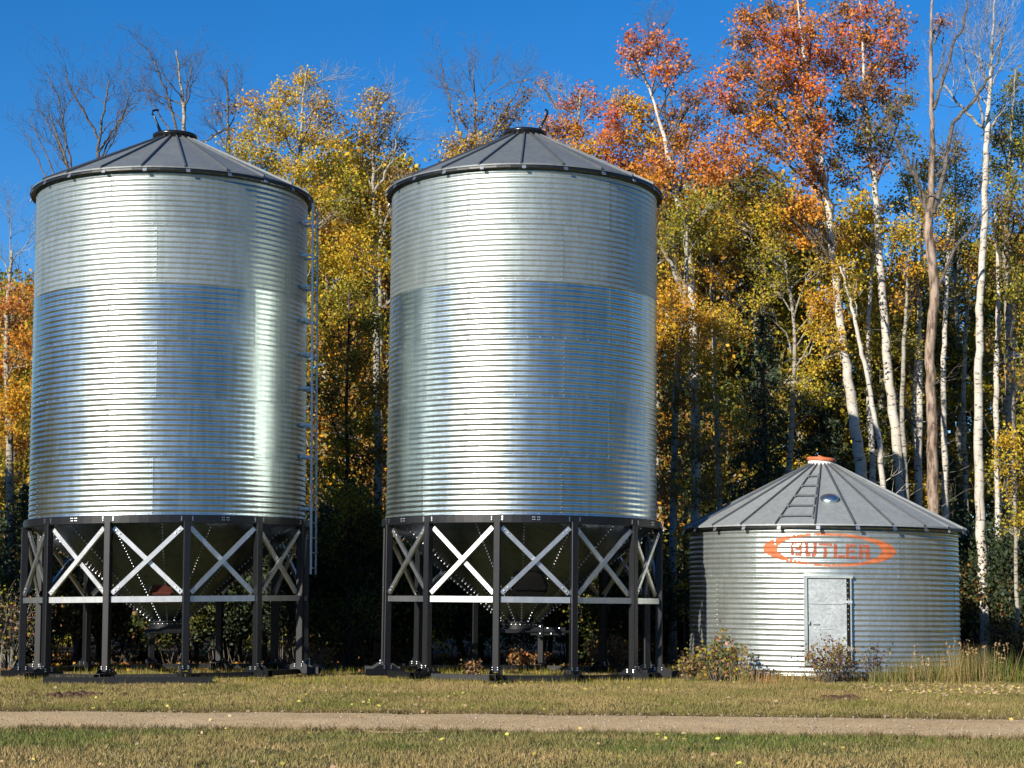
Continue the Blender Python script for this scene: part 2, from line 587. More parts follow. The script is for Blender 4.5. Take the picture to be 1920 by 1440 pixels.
def make_roof_meshes(n, ri, ro, zi, zo, mat, rib_h=0.036, rib_w=0.045):
    d = math.pi / n
    slope = (zi - zo) / (ro - ri)
    m = MB()
    V, q = [], []
    steps = 6
    for i in range(steps + 1):
        t = i / steps
        r = ri + (ro - ri) * t
        z = zi - slope * (r - ri)
        for s in (-1, -0.5, 0, 0.5, 1):
            sag = -0.012 * math.sin(math.pi * t) * (1 - s * s)
            V.append(cyl(d * s, r / (math.cos(d) if abs(s) == 1 else 1.0) * (math.cos(d) if abs(s) == 1 else 1), z + sag))
    for s in (-1, -0.5, 0, 0.5, 1):                  # turned-down drip edge
        V.append(cyl(d * s, ro + 0.004, zo - 0.03))
    k = 5
    for i in range(steps + 1):
        for j in range(4):
            q.append([i * k + j, (i + 1) * k + j, (i + 1) * k + j + 1, i * k + j + 1])
    panel = mesh('roof_panel', V, q, mat=mat)
    m = MB()
    p0 = cyl(0, ri, zi)
    p1 = cyl(0, ro + 0.01, zo - 0.002)
    w = rib_w / 2
    prof = [(-w, -0.01), (w, -0.01), (w * 0.55, rib_h), (-w * 0.55, rib_h)]
    m.beam(p0, p1, prof, up=(0, 0, 1))
    rib = m.build('roof_rib', M_RIB)
    m = MB()
    m.box(cyl(rad(1.2), ro - 0.006, zo - 0.062), (0.075, 0.012, 0.10), np.array(Matrix.Rotation(rad(1.1), 3, 'Z') @ Matrix.Rotation(rad(-28), 3, 'X')))
    clip = m.build('eave_clip', M_BRACE)
    return panel, rib, clip


def lap_bolts(offsets, z0, h, rows, R, n=6, a=AMP, waves=11):
    """bolts down the vertical laps of every ring and round every horizontal lap"""
    C, N = [], []
    for k in range(rows):
        for s in range(n):
            e = offsets[k] + s * 2 * math.pi / n
            for i in range(waves):
                for dz, da in ((0.0, 0.15), (0.5, 0.85)):
                    p = e + rad(da)
                    z = z0 + k * h + (i + dz) * h / waves
                    r = R + a * math.cos(2 * math.pi * (i + dz)) + 0.005
                    C.append(cyl(p, r, z))
                    N.append(cyl(p, 1, 0))
    for k in range(rows + 1):
        for s in range(72):
            p = s * 2 * math.pi / 72 + rad(2)
            C.append(cyl(p, R + a + 0.004, z0 + k * h + (0.02 if k < rows else -0.05)))
            N.append(cyl(p, 1, 0))
    m = MB()
    m.bolts(C, N, 0.0115, 0.008)
    return m.build('wall_bolts', M_DULL)


# shared meshes of the hopper bins
ZR, RO, RI = Z0 + 6 * 1.118, 2.87, 0.40
ZEAVE, ZTOP = ZR + 0.02, 11.08
NPAN = 22
ME_PANEL, ME_RIB, ME_CLIP = make_roof_meshes(NPAN, RI, RO, ZTOP, ZEAVE, M_ROOF)
LR = 2.795                                            # centre radius of legs
m_ = MB()
bev = 0.012
w_, h_ = 0.065, 0.07
m_.beam((0, -LR, 0.17), (0, -LR, Z0 - 0.13), [(-w_ + bev, -h_), (w_ - bev, -h_), (w_, -h_ + bev), (w_, h_ - bev), (w_ - bev, h_), (-w_ + bev, h_), (-w_, h_ - bev), (-w_, -h_ + bev)], up=(0, 1, 0))
ME_LEG = m_.build('leg', M_BLACK)
m_ = MB()                                             # shoe: hollow tube on the ground, two sloping gusset plates
def hollow(m, p0, p1, w, t, up=(0, 0, 1)):
    p0, p1 = np.asarray(p0, float), np.asarray(p1, float)
    a, b = w / 2, w / 2 - t
    d = (p1 - p0) / np.linalg.norm(p1 - p0)
    s = np.cross(d, up); s = s / np.linalg.norm(s); u = np.cross(s, d)
    V = []
    for p in (p0, p1):
        for k in (a, b):
            for (x, y) in ((-1, -1), (1, -1), (1, 1), (-1, 1)):
                V.append(p + s * x * k + u * y * k)
    q = []
    for i in range(4):
        j = (i + 1) % 4
        q += [[i, j, 8 + j, 8 + i], [4 + i, 12 + i, 12 + j, 4 + j], [i, 4 + i, 4 + j, j], [8 + i, 8 + j, 12 + j, 12 + i]]
    m.raw(V, q)
hollow(m_, (0, -LR - 0.40, 0.075), (0, -LR + 0.34, 0.075), 0.13, 0.012)
for sx in (-1, 1):
    x = sx * 0.078
    V = [(x, -LR - 0.30, 0.02), (x, -LR + 0.30, 0.02), (x, -LR + 0.30, 0.10), (x, -LR + 0.12, 0.22), (x, -LR - 0.12, 0.22), (x, -LR - 0.30, 0.10)]
    V2 = [(x + sx * 0.012, y, z) for (x, y, z) in V]
    q = [[i, (i + 1) % 6, 6 + (i + 1) % 6, 6 + i] for i in range(6)]
    t = [[0, i, i + 1] for i in range(1, 5)] + [[6, 6 + i + 1, 6 + i] for i in range(1, 5)]
    m_.raw(V + V2, q, t)
ME_SHOE = m_.build('base_shoe', M_BLACK)
m_ = MB()
C, N = [], []
for sx in (-1, 1):
    for y in (-0.07, 0.07):
        for z in (0.155, 0.195):
            C.append((sx * 0.091, -LR + y, z)); N.append((sx, 0, 0))
    for z in (0.21, 0.25):
        C.append((sx * 0.05, -LR - h_, z)); N.append((0, -1, 0))
m_.bolts(C, N, 0.017, 0.02)
m_r = MB()
m_r.bar((-0.60, -LR * math.cos(rad(15)), 0.06), (0.60, -LR * math.cos(rad(15)), 0.06), 0.10, 0.10)
ME_RAIL = m_r.build('base_rail', M_BLACK)
ME_SHOEB = m_.build('shoe_bolts', M_BOLT)
A15 = rad(15)
CH = [(-0.042, -0.004), (0.042, -0.004), (0.042, -0.040), (0.034, -0.040), (0.034, 0.004), (-0.034, 0.004), (-0.034, -0.040), (-0.042, -0.040)]


def chan(m, p0, p1, w=0.043, d=0.04, t=0.007):
    """channel bar, flat web turned outwards (-Y), flanges inwards"""
    p0, p1 = np.asarray(p0, float), np.asarray(p1, float)
    out = np.array([0, -1.0, 0])
    m.bar(p0, p1, 2 * w, t, up=out)
    dv = (p1 - p0) / np.linalg.norm(p1 - p0)
    s = np.cross(dv, out)
    s /= np.linalg.norm(s)
    for k in (-1, 1):
        o = s * k * (w - t / 2) - out * (d / 2 + t / 2 + 0.0005)
        m.bar(p0 + o, p1 + o, t, d, up=out)


rb = LR * math.cos(A15)
xl = LR * math.sin(A15) - 0.085
zlo, zhi = 1.62, Z0 - 0.24
m_ = MB(); chan(m_, (-xl, -rb - 0.035, zlo), (xl, -rb - 0.035, zhi)); ME_BR1 = m_.build('cross_brace', M_BRACE)
m_ = MB(); chan(m_, (-xl, -rb + 0.03, zhi), (xl, -rb + 0.03, zlo)); ME_BR2 = m_.build('cross_brace', M_BRACE)
m_ = MB(); chan(m_, (-xl - 0.015, -rb - 0.03, 1.505), (xl + 0.015, -rb - 0.03, 1.505), 0.055, 0.05); ME_GIRT = m_.build('girt', M_BRACE)
m_ = MB()
C, N = [], []
for sx in (-1, 1):
    for zz, yy in ((zlo, 0.0), (zhi, 0.0)):
        for k in (0.05, 0.12):
            kk = k * (1 if zz == zlo else -1)
            C.append((sx * (xl - k), -rb - 0.042 if (sx < 0) == (zz == zlo) else -rb + 0.022, zz + kk * 0.9)); N.append((0, -1, 0))
m_.bolts(C, N, 0.016, 0.016)
ME_BRB = m_.build('brace_bolts', M_BOLT)

CT_R, CT_Z, CB_R, CB_Z = 2.70, Z0 - 0.13, 0.34, 1.05
NCONE = 18


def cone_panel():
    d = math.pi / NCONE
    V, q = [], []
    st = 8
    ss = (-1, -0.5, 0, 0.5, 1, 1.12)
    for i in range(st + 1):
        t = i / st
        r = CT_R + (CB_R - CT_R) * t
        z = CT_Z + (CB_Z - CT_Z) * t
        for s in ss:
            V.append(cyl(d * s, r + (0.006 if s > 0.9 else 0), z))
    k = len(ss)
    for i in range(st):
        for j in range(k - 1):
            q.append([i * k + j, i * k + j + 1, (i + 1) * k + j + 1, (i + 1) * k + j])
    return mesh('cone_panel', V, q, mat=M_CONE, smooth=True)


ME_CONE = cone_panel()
m_ = MB()
C, N = [], []
nrm_s = (CT_R - CB_R)
for s in range(NCONE):
    p = (s + 0.5) * 2 * math.pi / NCONE
    for i in range(34):
        t = 0.02 + 0.96 * i / 33
        r, z = CT_R + (CB_R - CT_R) * t + 0.008, CT_Z + (CB_Z - CT_Z) * t
        C.append(cyl(p + 0.012 / max(r, 0.3) * 1.5, r, z))
        N.append(cyl(p, (CT_Z - CB_Z), -nrm_s))
m_.bolts(C, N, 0.017, 0.018)
ME_CONEB = m_.build('cone_bolts', M_BOLT)


def hopper_bin(label, az, dist, leg0, seam_odd, seam_even, roof0, lean=0.0, wide=1.0):
    root = empty('hopper_grain_bin', (dist * math.sin(az), dist * math.cos(az), 0.05), (0, lean, -az))
    root.scale = (wide, wide, 1.0)
    tag(root, label, 'grain bin', 'tall hopper bins on legs')
    offs = []
    for k in range(6):                                # k = 0 is the lowest ring
        top = 5 - k
        e = rad(seam_odd if top % 2 == 0 else seam_even) + rad(random.uniform(-0.8, 0.8))
        offs.append(e)
        for s in range(6):
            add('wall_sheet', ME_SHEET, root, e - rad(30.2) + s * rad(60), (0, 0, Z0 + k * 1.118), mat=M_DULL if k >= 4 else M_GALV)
    add('wall_bolts', lap_bolts([o + rad(-0.3) for o in offs], Z0, 1.118, 6, R), root, kind='stuff')
    for s in range(NPAN):
        a = rad(roof0) + s * 2 * math.pi / NPAN
        add('roof_panel', ME_PANEL, root, a + math.pi / NPAN)
        add('roof_rib', ME_RIB, root, a)
        add('eave_clip', ME_CLIP, root, a)
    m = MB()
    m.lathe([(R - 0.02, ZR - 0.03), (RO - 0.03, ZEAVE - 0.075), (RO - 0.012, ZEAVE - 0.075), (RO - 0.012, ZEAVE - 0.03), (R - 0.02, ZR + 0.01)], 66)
    add('eave_gap_shade', m.build('eave_gap_shade', M_BLACK), root)  # black ring stands in for the shaded gap under the roof edge
    m = MB()                                          # peak collar
    m.lathe([(RI + 0.03, ZTOP - 0.05), (RI + 0.035, ZTOP + 0.05), (RI + 0.055, ZTOP + 0.055), (RI + 0.06, ZTOP + 0.115),
             (RI + 0.03, ZTOP + 0.13), (RI - 0.02, ZTOP + 0.13)], 40)
    col = add('peak_collar', m.build('peak_collar', M_BLKGL, True), root)
    m = MB()
    m.lathe([(RI - 0.015, ZTOP + 0.112), (RI - 0.015, ZTOP + 0.14), (0.28, ZTOP + 0.165), (0.12, ZTOP + 0.18), (0.001, ZTOP + 0.185)], 40)
    add('fill_lid', m.build('fill_lid', M_BLKGL, True), col)
    # ring beam
    m = MB()
    m.lathe([(R - 0.01, Z0 - 0.16), (R + 0.075, Z0 - 0.16), (R + 0.085, Z0 - 0.15), (R + 0.085, Z0 - 0.01), (R + 0.075, Z0), (R - 0.01, Z0 + 0.002)], 96)
    add('ring_beam', m.build('ring_beam', M_BLACK, False), root)
    C, N = [], []
    for i in range(12):
        a = rad(leg0) + i * rad(30)
        for da in (-2.1, 2.1):
            for dz in (0.045, 0.075, 0.105):
                C.append(cyl(a + rad(da), R + 0.085, Z0 - dz)); N.append(cyl(a + rad(da), 1, 0))
        if i % 2 == 0:
            for da in (13.6, 14.3, 15.5, 16.2):
                for dz in (0.05, 0.095):
                    C.append(cyl(a + rad(da), R + 0.085, Z0 - dz)); N.append(cyl(a + rad(da), 1, 0))
    m = MB()
    m.bolts(C, N, 0.015, 0.012)
    add('ring_bolts', m.build('ring_bolts', M_BOLT), root, kind='stuff')
    for i in range(12):
        a = rad(leg0) + i * rad(30)
        lg = add('leg', ME_LEG, root, a)
        sh = add('base_shoe', ME_SHOE, root, a)
        add('shoe_bolts', ME_SHOEB, sh, 0.0, kind='stuff')
        add('cross_brace', ME_BR1, root, a + A15)
        add('cross_brace', ME_BR2, root, a + A15)
        add('girt', ME_GIRT, root, a + A15)
        add('base_rail', ME_RAIL, root, a + A15)
        add('brace_bolts', ME_BRB, root, a + A15, kind='stuff')
    for s in range(NCONE):
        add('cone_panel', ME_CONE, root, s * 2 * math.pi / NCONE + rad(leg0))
    add('cone_bolts', ME_CONEB, root, rad(leg0), kind='stuff')
    # throat collar with slide gate
    m = MB()
    m.lathe([(CB_R + 0.02, CB_Z + 0.03), (CB_R + 0.05, CB_Z + 0.02), (CB_R + 0.05, CB_Z), (CB_R + 0.015, CB_Z - 0.005), (CB_R + 0.015, CB_Z - 0.10), (CB_R + 0.05, CB_Z - 0.105), (CB_R + 0.05, CB_Z - 0.13), (0.2, CB_Z - 0.13)], 36)
    th = add('throat_collar', m.build('throat_collar', M_BLACK), root)
    m = MB()
    C = [cyl(a, CB_R + 0.018, CB_Z - 0.035) for a in np.radians(np.arange(0, 360, 15))]
    m.bolts(C, [(c[0], c[1], 0) for c in C], 0.014, 0.012)
    add('collar_bolts', m.build('collar_bolts', M_BOLT), th, kind='stuff')
    return root


def lever(root, pts, pts2, r=0.024):
    m = MB()
    m.tube(pts, r, 8)
    m.tube(pts2, r * 0.9, 8)
    add('lid_lever', m.build('lid_lever', M_BLKGL, True), root)


D12 = 35.42
AZ1, AZ2, AZ3 = math.atan2(-6.80, 34.75), math.atan2(0.17, 35.4), rad(10.05)
bin1 = hopper_bin('tall corrugated hopper bin with an outside ladder, leftmost of the bins', AZ1, 36.4, 6.8, 34.6, -7.0, 4.0, lean=-0.011, wide=1.014)
bin2 = hopper_bin('tall corrugated hopper bin without ladder, standing between the other two bins', AZ2, D12, -9.2, 37.0, 16.0, -1.4, lean=0.008)

zt = ZTOP + 0.1
lever(bin1, [(-0.30, -0.12, zt), (-0.36, -0.10, zt + 0.22), (-0.42, -0.08, zt + 0.38), (-0.47, -0.05, zt + 0.46), (-0.46, -0.02, zt + 0.53), (-0.40, 0, zt + 0.56), (-0.34, 0.02, zt + 0.555)],
      [(-0.22, 0.1, zt), (-0.32, 0.0, zt + 0.17), (-0.40, -0.06, zt + 0.33)])
lever(bin2, [(0.30, -0.12, zt), (0.36, -0.08, zt + 0.18), (0.43, -0.05, zt + 0.32), (0.47, -0.03, zt + 0.44), (0.46, 0, zt + 0.50), (0.42, 0.02, zt + 0.53)],
      [(0.21, 0.1, zt), (0.32, 0.02, zt + 0.16), (0.43, -0.05, zt + 0.32)])

# slide gates
m = MB()
for y in (-0.40, 0.40):
    m.bar((-0.45, y, CB_Z - 0.17), (0.45, y, CB_Z - 0.17), 0.05, 0.05)
for x in (-0.42, 0.42):
    m.bar((x, -0.42, CB_Z - 0.225), (x, 0.42, CB_Z - 0.225), 0.05, 0.05)
m.box((0, 0, CB_Z - 0.155), (0.74, 0.74, 0.012))
m.tube([(-0.36, -0.47, CB_Z - 0.21), (0.36, -0.47, CB_Z - 0.21)], 0.022)
m.tube([(-0.36, -0.47, CB_Z - 0.25), (-0.36, -0.30, CB_Z - 0.25)], 0.018)
m.box((-0.38, -0.47, CB_Z - 0.20), (0.06, 0.03, 0.14))
g = add('slide_gate', m.build('slide_gate', M_BLACK), bin1)
m = MB()
for y in (-0.36, 0.36):
    m.bar((-0.42, y, CB_Z - 0.17), (1.02, y, CB_Z - 0.17), 0.05, 0.06)
m.bar((1.0, -0.39, CB_Z - 0.17), (1.0, 0.39, CB_Z - 0.17), 0.05, 0.08)
m.box((0.0, 0, CB_Z - 0.155), (0.74, 0.70, 0.012))
m.box((0.55, -0.42, CB_Z - 0.16), (0.70, 0.03, 0.16))
m.box((0.40, -0.44, CB_Z - 0.15), (0.10, 0.05, 0.24))
m.tube([(0.1, -0.45, CB_Z - 0.17), (1.0, -0.45, CB_Z - 0.17)], 0.02)
g = add('slide_gate', m.build('slide_gate', M_BLACK), bin2)
m = MB()
m.bolts([(0.55, -0.44, CB_Z - 0.10), (0.78, -0.44, CB_Z - 0.10), (0.40, -0.47, CB_Z - 0.07), (0.40, -0.47, CB_Z - 0.21), (0.62, -0.44, CB_Z - 0.21), (0.85, -0.44, CB_Z - 0.21)], [(0, -1, 0)] * 6, 0.02, 0.02)
add('gate_bolts', m.build('gate_bolts', M_BOLT), g, kind='stuff')


# cone access ports
def port(root, phi, t, r, out, lidmat, tilt_out=True):
    rr, zz = CT_R + (CB_R - CT_R) * t, CT_Z + (CB_Z - CT_Z) * t
    c = cyl(phi, rr, zz)
    n = cyl(phi, (CT_Z - CB_Z), -nrm_s)
    n = n / np.linalg.norm(n)
    n2 = n * 0.55 + cyl(phi, 1, 0) * 0.45                      # collar leans outwards
    n2 /= np.linalg.norm(n2)
    z = Vector(n2)
    x = Vector((math.cos(phi), math.sin(phi), 0))
    y = z.cross(x)
    Mx = np.array([x, y, z]).T

    def tr(mb):
        for i in range(len(mb.v)):
            mb.v[i] = mb.v[i] @ Mx.T + c
        return mb
    m = MB()
    m.lathe([(r + 0.05, -0.10), (r + 0.05, 0.03), (r, 0.03), (r, out), (r - 0.02, out), (r - 0.02, -0.1)], 32)
    p = add('access_port', tr(m).build('access_port', M_CONE), root)
    m = MB()
    a = np.radians(np.arange(0, 360, 12))
    C = np.stack([np.sin(a) * (r + 0.026), -np.cos(a) * (r + 0.026), np.full(len(a), 0.03)], -1)
    m.bolts(C, np.tile([0, 0, 1.0], (len(a), 1)), 0.015, 0.02)
    add('port_bolts', tr(m).build('port_bolts', M_BOLT), p, kind='stuff')
    m = MB()
    m.lathe([(r + 0.02, out - 0.03), (r + 0.02, out + 0.012), (r - 0.05, out + 0.02), (0.001, out + 0.03)], 32)
    m.bar((-r * 0.9, 0, out + 0.04), (r * 0.9, 0, out + 0.04), 0.05, 0.025)
    add('port_lid', tr(m).build('port_lid', lidmat), p)


port(bin2, rad(7), 0.60, 0.33, 0.16, M_BLKGL)
port(bin1, rad(-6), 0.68, 0.20, 0.06, M_RUST)

# ladder on the right side of the first bin
LP, LRAD = rad(71.5), 2.99
m = MB()
xh = 0.21
z0l, z1l = 1.98, 9.58
for s in (-1, 1):
    m.box((s * xh, -LRAD, (z0l + z1l) / 2), (0.012, 0.040, z1l - z0l))
    m.box((s * (xh - 0.016), -LRAD - 0.017, (z0l + z1l) / 2), (0.030, 0.006, z1l - z0l))
lad = add('ladder', m.build('ladder', M_LADDER), bin1, LP)
m = MB()
m.tube([(-xh + 0.006, -LRAD, 0), (xh - 0.006, -LRAD, 0)], 0.014, 8)
ME_RUNG = m.build('rung', M_LADDER, True)
z = z0l + 0.12
while z < z1l - 0.05:
    add('rung', ME_RUNG, lad, 0, (0, 0, z))
    z += 0.305
m = MB()
for s in (-1, 1):
    m.bar((s * xh, -LRAD + 0.033, 0), (s * xh, -R - 0.005, 0), 0.04, 0.045)
m.box((0, -R - 0.012, 0), (0.5, 0.008, 0.06))
ME_LBR = m.build('ladder_bracket', M_LADDER)
for z in (3.3, 4.35, 5.0, 5.75, 6.45, 7.15, 7.85, 8.5, 9.2):
    add('ladder_bracket', ME_LBR, lad, 0, (0, 0, z))

# ------------------------------------------------------------------ old flat-bottomed bin
R3, D3 = 2.775, 37.25
H3, W3, ROWS3 = 1.0, 10, 3
AMP3 = 0.0085
bin3 = empty('flat_bottom_grain_bin', (D3 * math.sin(AZ3), D3 * math.cos(AZ3), 0), (0, 0.010, -AZ3))
tag(bin3, 'low old round bin with orange oval sign, door and orange roof cap', 'grain bin')
ME_SHEET3 = sheet_mesh('wall_sheet', R3, H3, W3, M_OLD, AMP3)
offs3 = [rad(18.0), rad(-50.0), rad(-28.5)]
for k in range(ROWS3):
    for s in range(6):
        add('wall_sheet', ME_SHEET3, bin3, offs3[k] - rad(30.2) + s * rad(60), (0, 0, k * H3 + 0.0))
add('wall_bolts', lap_bolts([o - rad(0.3) for o in offs3], 0.0, H3, 3, R3, 6, AMP3, W3), bin3, kind='stuff')
ZE3, ZT3, RO3, RI3 = 3.03, 4.40, 2.93, 0.27
ME_P3, ME_R3, ME_C3 = make_roof_meshes(24, RI3, RO3, ZT3, ZE3, M_ROOF2, 0.034, 0.036)
for s in range(24):
    a = rad(-2.7) + s * rad(15)
    add('roof_panel', ME_P3, bin3, a + rad(7.5))
    add('roof_rib', ME_R3, bin3, a)
    add('eave_clip', ME_C3, bin3, a)
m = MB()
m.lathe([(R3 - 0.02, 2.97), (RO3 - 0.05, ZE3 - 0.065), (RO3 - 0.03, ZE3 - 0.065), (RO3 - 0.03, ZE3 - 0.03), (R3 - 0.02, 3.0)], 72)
add('eave_gap_shade', m.build('eave_gap_shade', M_BLACK), bin3)  # underside shade of the eave, put in as a black ring
m = MB()
m.lathe([(RI3 + 0.01, ZT3 - 0.05), (RI3 + 0.01, ZT3 + 0.10), (RI3 - 0.02, ZT3 + 0.11)], 36)
col = add('roof_collar', m.build('roof_collar', M_WHITE, True), bin3)
m = MB()
cap = [(RI3 + 0.028, 0.075), (RI3 + 0.035, 0.085), (RI3 + 0.035, 0.135), (RI3 + 0.02, 0.15), (0.15, 0.165), (0.001, 0.17)]
m.lathe([(r, z + ZT3) for r, z in cap], 36)
m.bar((-0.07, 0, ZT3 + 0.19), (0.05, 0.04, ZT3 + 0.17), 0.03, 0.03)
V = np.concatenate(m.v)
m.v = [np.stack([V[:, 0], V[:, 1], V[:, 2] - 0.07 * V[:, 0]], -1)]
add('roof_cap', m.build('roof_cap', M_ORANGE, True), col)
# roof ladder between two ribs
sl3 = (ZT3 - ZE3) / (RO3 - RI3)
m = MB()
for a in (-17.0, -4.6):
    pass
rl = None
for i, r in enumerate((0.92, 1.36, 1.80, 2.24, 2.68)):
    z = ZT3 - sl3 * (r - RI3) + 0.045
    m = MB()
    m.tube([cyl(rad(-17.3), r, z), cyl(rad(-3.3), r, z)], 0.016, 8)
    m.box(cyl(rad(-17.3), r, z - 0.02), (0.03, 0.06, 0.05))
    m.box(cyl(rad(-3.3), r, z - 0.02), (0.03, 0.06, 0.05))
    add('roof_rung', m.build('roof_rung', M_RIB), bin3)
m = MB()
m.bar(cyl(rad(-4.3), 0.8, ZT3 - sl3 * (0.8 - RI3) + 0.02), cyl(rad(-4.0), 2.75, ZT3 - sl3 * (2.75 - RI3) + 0.02), 0.025, 0.03)
add('roof_ladder_rail', m.build('roof_ladder_rail', M_OLD), bin3)
# domed roof hatch
hc = cyl(rad(4.6), 1.90, ZT3 - sl3 * (1.90 - RI3))
m = MB()
m.lathe([(0.17, -0.02), (0.185, 0.02), (0.185, 0.035), (0.16, 0.06), (0.11, 0.085), (0.05, 0.10), (0.001, 0.103)], 28)
V = np.concatenate(m.v) @ np.array(Matrix.Rotation(math.atan(sl3), 3, 'X')).T
m.v = [V + hc]
add('roof_hatch', m.build('roof_hatch', M_GALV, True), bin3)
# door with frame, proud of the corrugations
DPH = rad(2.1)
dw, dz0, dz1 = 0.78, 0.36, 1.975
yf = -R3 - 0.022
m = MB()
m.box((-dw / 2 - 0.045, yf + 0.03, (dz0 + dz1) / 2), (0.07, 0.12, dz1 - dz0 + 0.02))
m.box((dw / 2 + 0.040, yf + 0.02, (dz0 + dz1) / 2), (0.025, 0.10, dz1 - dz0 + 0.02))
m.box((0, yf + 0.02, dz1 + 0.035), (dw + 0.17, 0.10, 0.05))
m.box((0, yf + 0.03, dz0 - 0.03), (dw + 0.15, 0.10, 0.05))
fr = add('door_frame', m.build('door_frame', M_OLD), bin3, DPH)
m = MB()
m.box((0, yf + 0.030, (dz0 + dz1) / 2), (dw + 0.058, 0.006, dz1 - dz0 + 0.02))
add('door_gap_shade', m.build('door_gap_shade', M_BLKGL), bin3, DPH)  # flat black plate painting the shade in the gap beside the door
m = MB()
nx, nz = 8, 14
gx = np.linspace(-dw / 2, dw / 2 - 0.042, nx)
gz = np.linspace(dz0, dz1 - 0.01, nz)
X, Zg = np.meshgrid(gx, gz)
dent = (vnoise(X + 7, Zg, 0.35, 5) - 0.5) * 0.012
V = np.stack([X, yf + 0.012 + dent, Zg], -1).reshape(-1, 3)
V2 = V + [0, 0.010, 0]
q = [[i * nx + j, i * nx + j + 1, (i + 1) * nx + j + 1, (i + 1) * nx + j] for i in range(nz - 1) for j in range(nx - 1)]
N_ = nx * nz
q2 = [[N_ + a_ for a_ in reversed(f)] for f in q]
side = [[j, N_ + j, N_ + j + 1, j + 1] for j in range(nx - 1)] + [[(nz - 1) * nx + j, (nz - 1) * nx + j + 1, N_ + (nz - 1) * nx + j + 1, N_ + (nz - 1) * nx + j] for j in range(nx - 1)]
side += [[i * nx, (i + 1) * nx, N_ + (i + 1) * nx, N_ + i * nx] for i in range(nz - 1)] + [[i * nx + nx - 1, N_ + i * nx + nx - 1, N_ + (i + 1) * nx + nx - 1, (i + 1) * nx + nx - 1] for i in range(nz - 1)]
m.raw(np.concatenate([V, V2]), q + q2 + side)
door = add('door', m.build('door', M_DOOR), bin3, DPH)
for zz in (0.62, 1.53):
    m = MB()
    m.box((0.30, yf - 0.002, zz), (0.17, 0.012, 0.05))
    m.tube([(dw / 2 + 0.005, yf - 0.012, zz - 0.05), (dw / 2 + 0.005, yf - 0.012, zz + 0.05)], 0.018, 8)
    m.box((dw / 2 + 0.04, yf - 0.034, zz), (0.05, 0.01, 0.045))
    add('hinge', m.build('hinge', M_BRACE), door)
m = MB()
m.bar((-0.30, yf - 0.01, 1.10), (-0.18, yf - 0.01, 1.10), 0.02, 0.02)
m.box((-0.37, yf - 0.02, 1.12), (0.03, 0.03, 0.06))
m.bar((-0.26, yf - 0.004, 0.75), (-0.26, yf - 0.004, 1.08), 0.014, 0.012)
add('latch', m.build('latch', M_OLD), door)
m = MB()
for zz in (1.50, 0.70):
    m.box((-0.03, yf + 0.004, zz), (dw - 0.11, 0.014, 0.035))
add('door_stiffener', m.build('door_stiffener', M_DOOR), door)


# painted oval sign: thin paint film that follows the corrugations
def emblem():
    bm = bin3.matrix_basis
    Mb = np.array(Matrix.Translation(bin3.location) @ bin3.rotation_euler.to_matrix().to_4x4())
    dph, dz = rad(0.14), 0.0062
    phs = np.arange(rad(-27), rad(32), dph)
    zs = np.arange(2.10, 2.98, dz)
    PH, Zm = np.meshgrid(phs, zs)
    ctr = np.stack([R3 * np.sin(PH), -R3 * np.cos(PH), Zm, np.ones_like(PH)], -1) @ Mb.T
    px, py = proj(ctr[..., :3])
    u = (px - 1420) * 6.857
    v = (py - 980) * 6.857 - 0.026 * (u - 928)
    n1 = vnoise(PH * 40 + 50, Zm * 12 + 5, 0.35, 31)
    n2 = vnoise(PH * 40 + 50, Zm * 40 + 5, 0.25, 32)
    u2, v2 = u + (n1 - 0.5) * 16, v + (n2 - 0.5) * 9
    oval = (((u2 - 928) / 853) ** 2 + ((v2 - 350) / 214) ** 2 < 1) & (((u2 - 928) / 672) ** 2 + ((v2 - 350) / 184) ** 2 > 1)
    worn = (n1 * 0.5 + n2 * 0.5)
    thin = np.abs(u - 928) < 560
    oval &= ~(thin & (worn < 0.33))
    oval &= ~((np.abs(u - 705) < 18) & thin)
    oval &= ~((np.abs(u - 225) < 9) & (np.abs(v - 250) < 50))
    L = [(430, 470, 262, 440), (470, 575, 262, 292), (470, 575, 335, 362), (482, 575, 408, 440), (535, 575, 285, 335), (545, 575, 362, 410),
         (612, 656, 262, 410), (722, 765, 262, 410), (622, 682, 400, 440), (696, 750, 400, 440),
         (790, 960, 265, 298), (850, 896, 322, 450),
         (982, 1028, 266, 450), (1040, 1125, 412, 450),
         (1140, 1180, 268, 455), (1190, 1276, 270, 304), (1190, 1255, 345, 374), (1190, 1276, 424, 456),
         (1308, 1346, 270, 462), (1352, 1445, 270, 304), (1405, 1445, 300, 350), (1352, 1430, 346, 376), (1396, 1445, 376, 462)]
    let = np.zeros_like(oval)
    for a, b_, c, d in L:
        let |= (u2 > a) & (u2 < b_) & (v2 > c) & (v2 < d)
    let &= ~(worn < 0.28)
    for name, mask, mat in (('painted_oval', oval, M_ORANGE), ('painted_lettering', let, M_LETTER)):
        ii = np.argwhere(mask)
        Vv, qq = [], []
        for k, (i, j) in enumerate(ii):
            for di, dj in ((0, 0), (0, 1), (1, 1), (1, 0)):
                z, ph = zs[i] + (di - 0.5) * dz, phs[j] + (dj - 0.5) * dph
                r = R3 + AMP3 * math.cos(2 * math.pi * (z % H3) / (H3 / W3)) + 0.0035
                Vv.append(cyl(ph, r + (0.004 if ph < rad(-28) or ph > rad(31) else 0), z))
            qq.append([4 * k, 4 * k + 1, 4 * k + 2, 4 * k + 3])
        add(name, mesh(name, Vv, qq, mat=mat, smooth=False), bin3)


emblem()

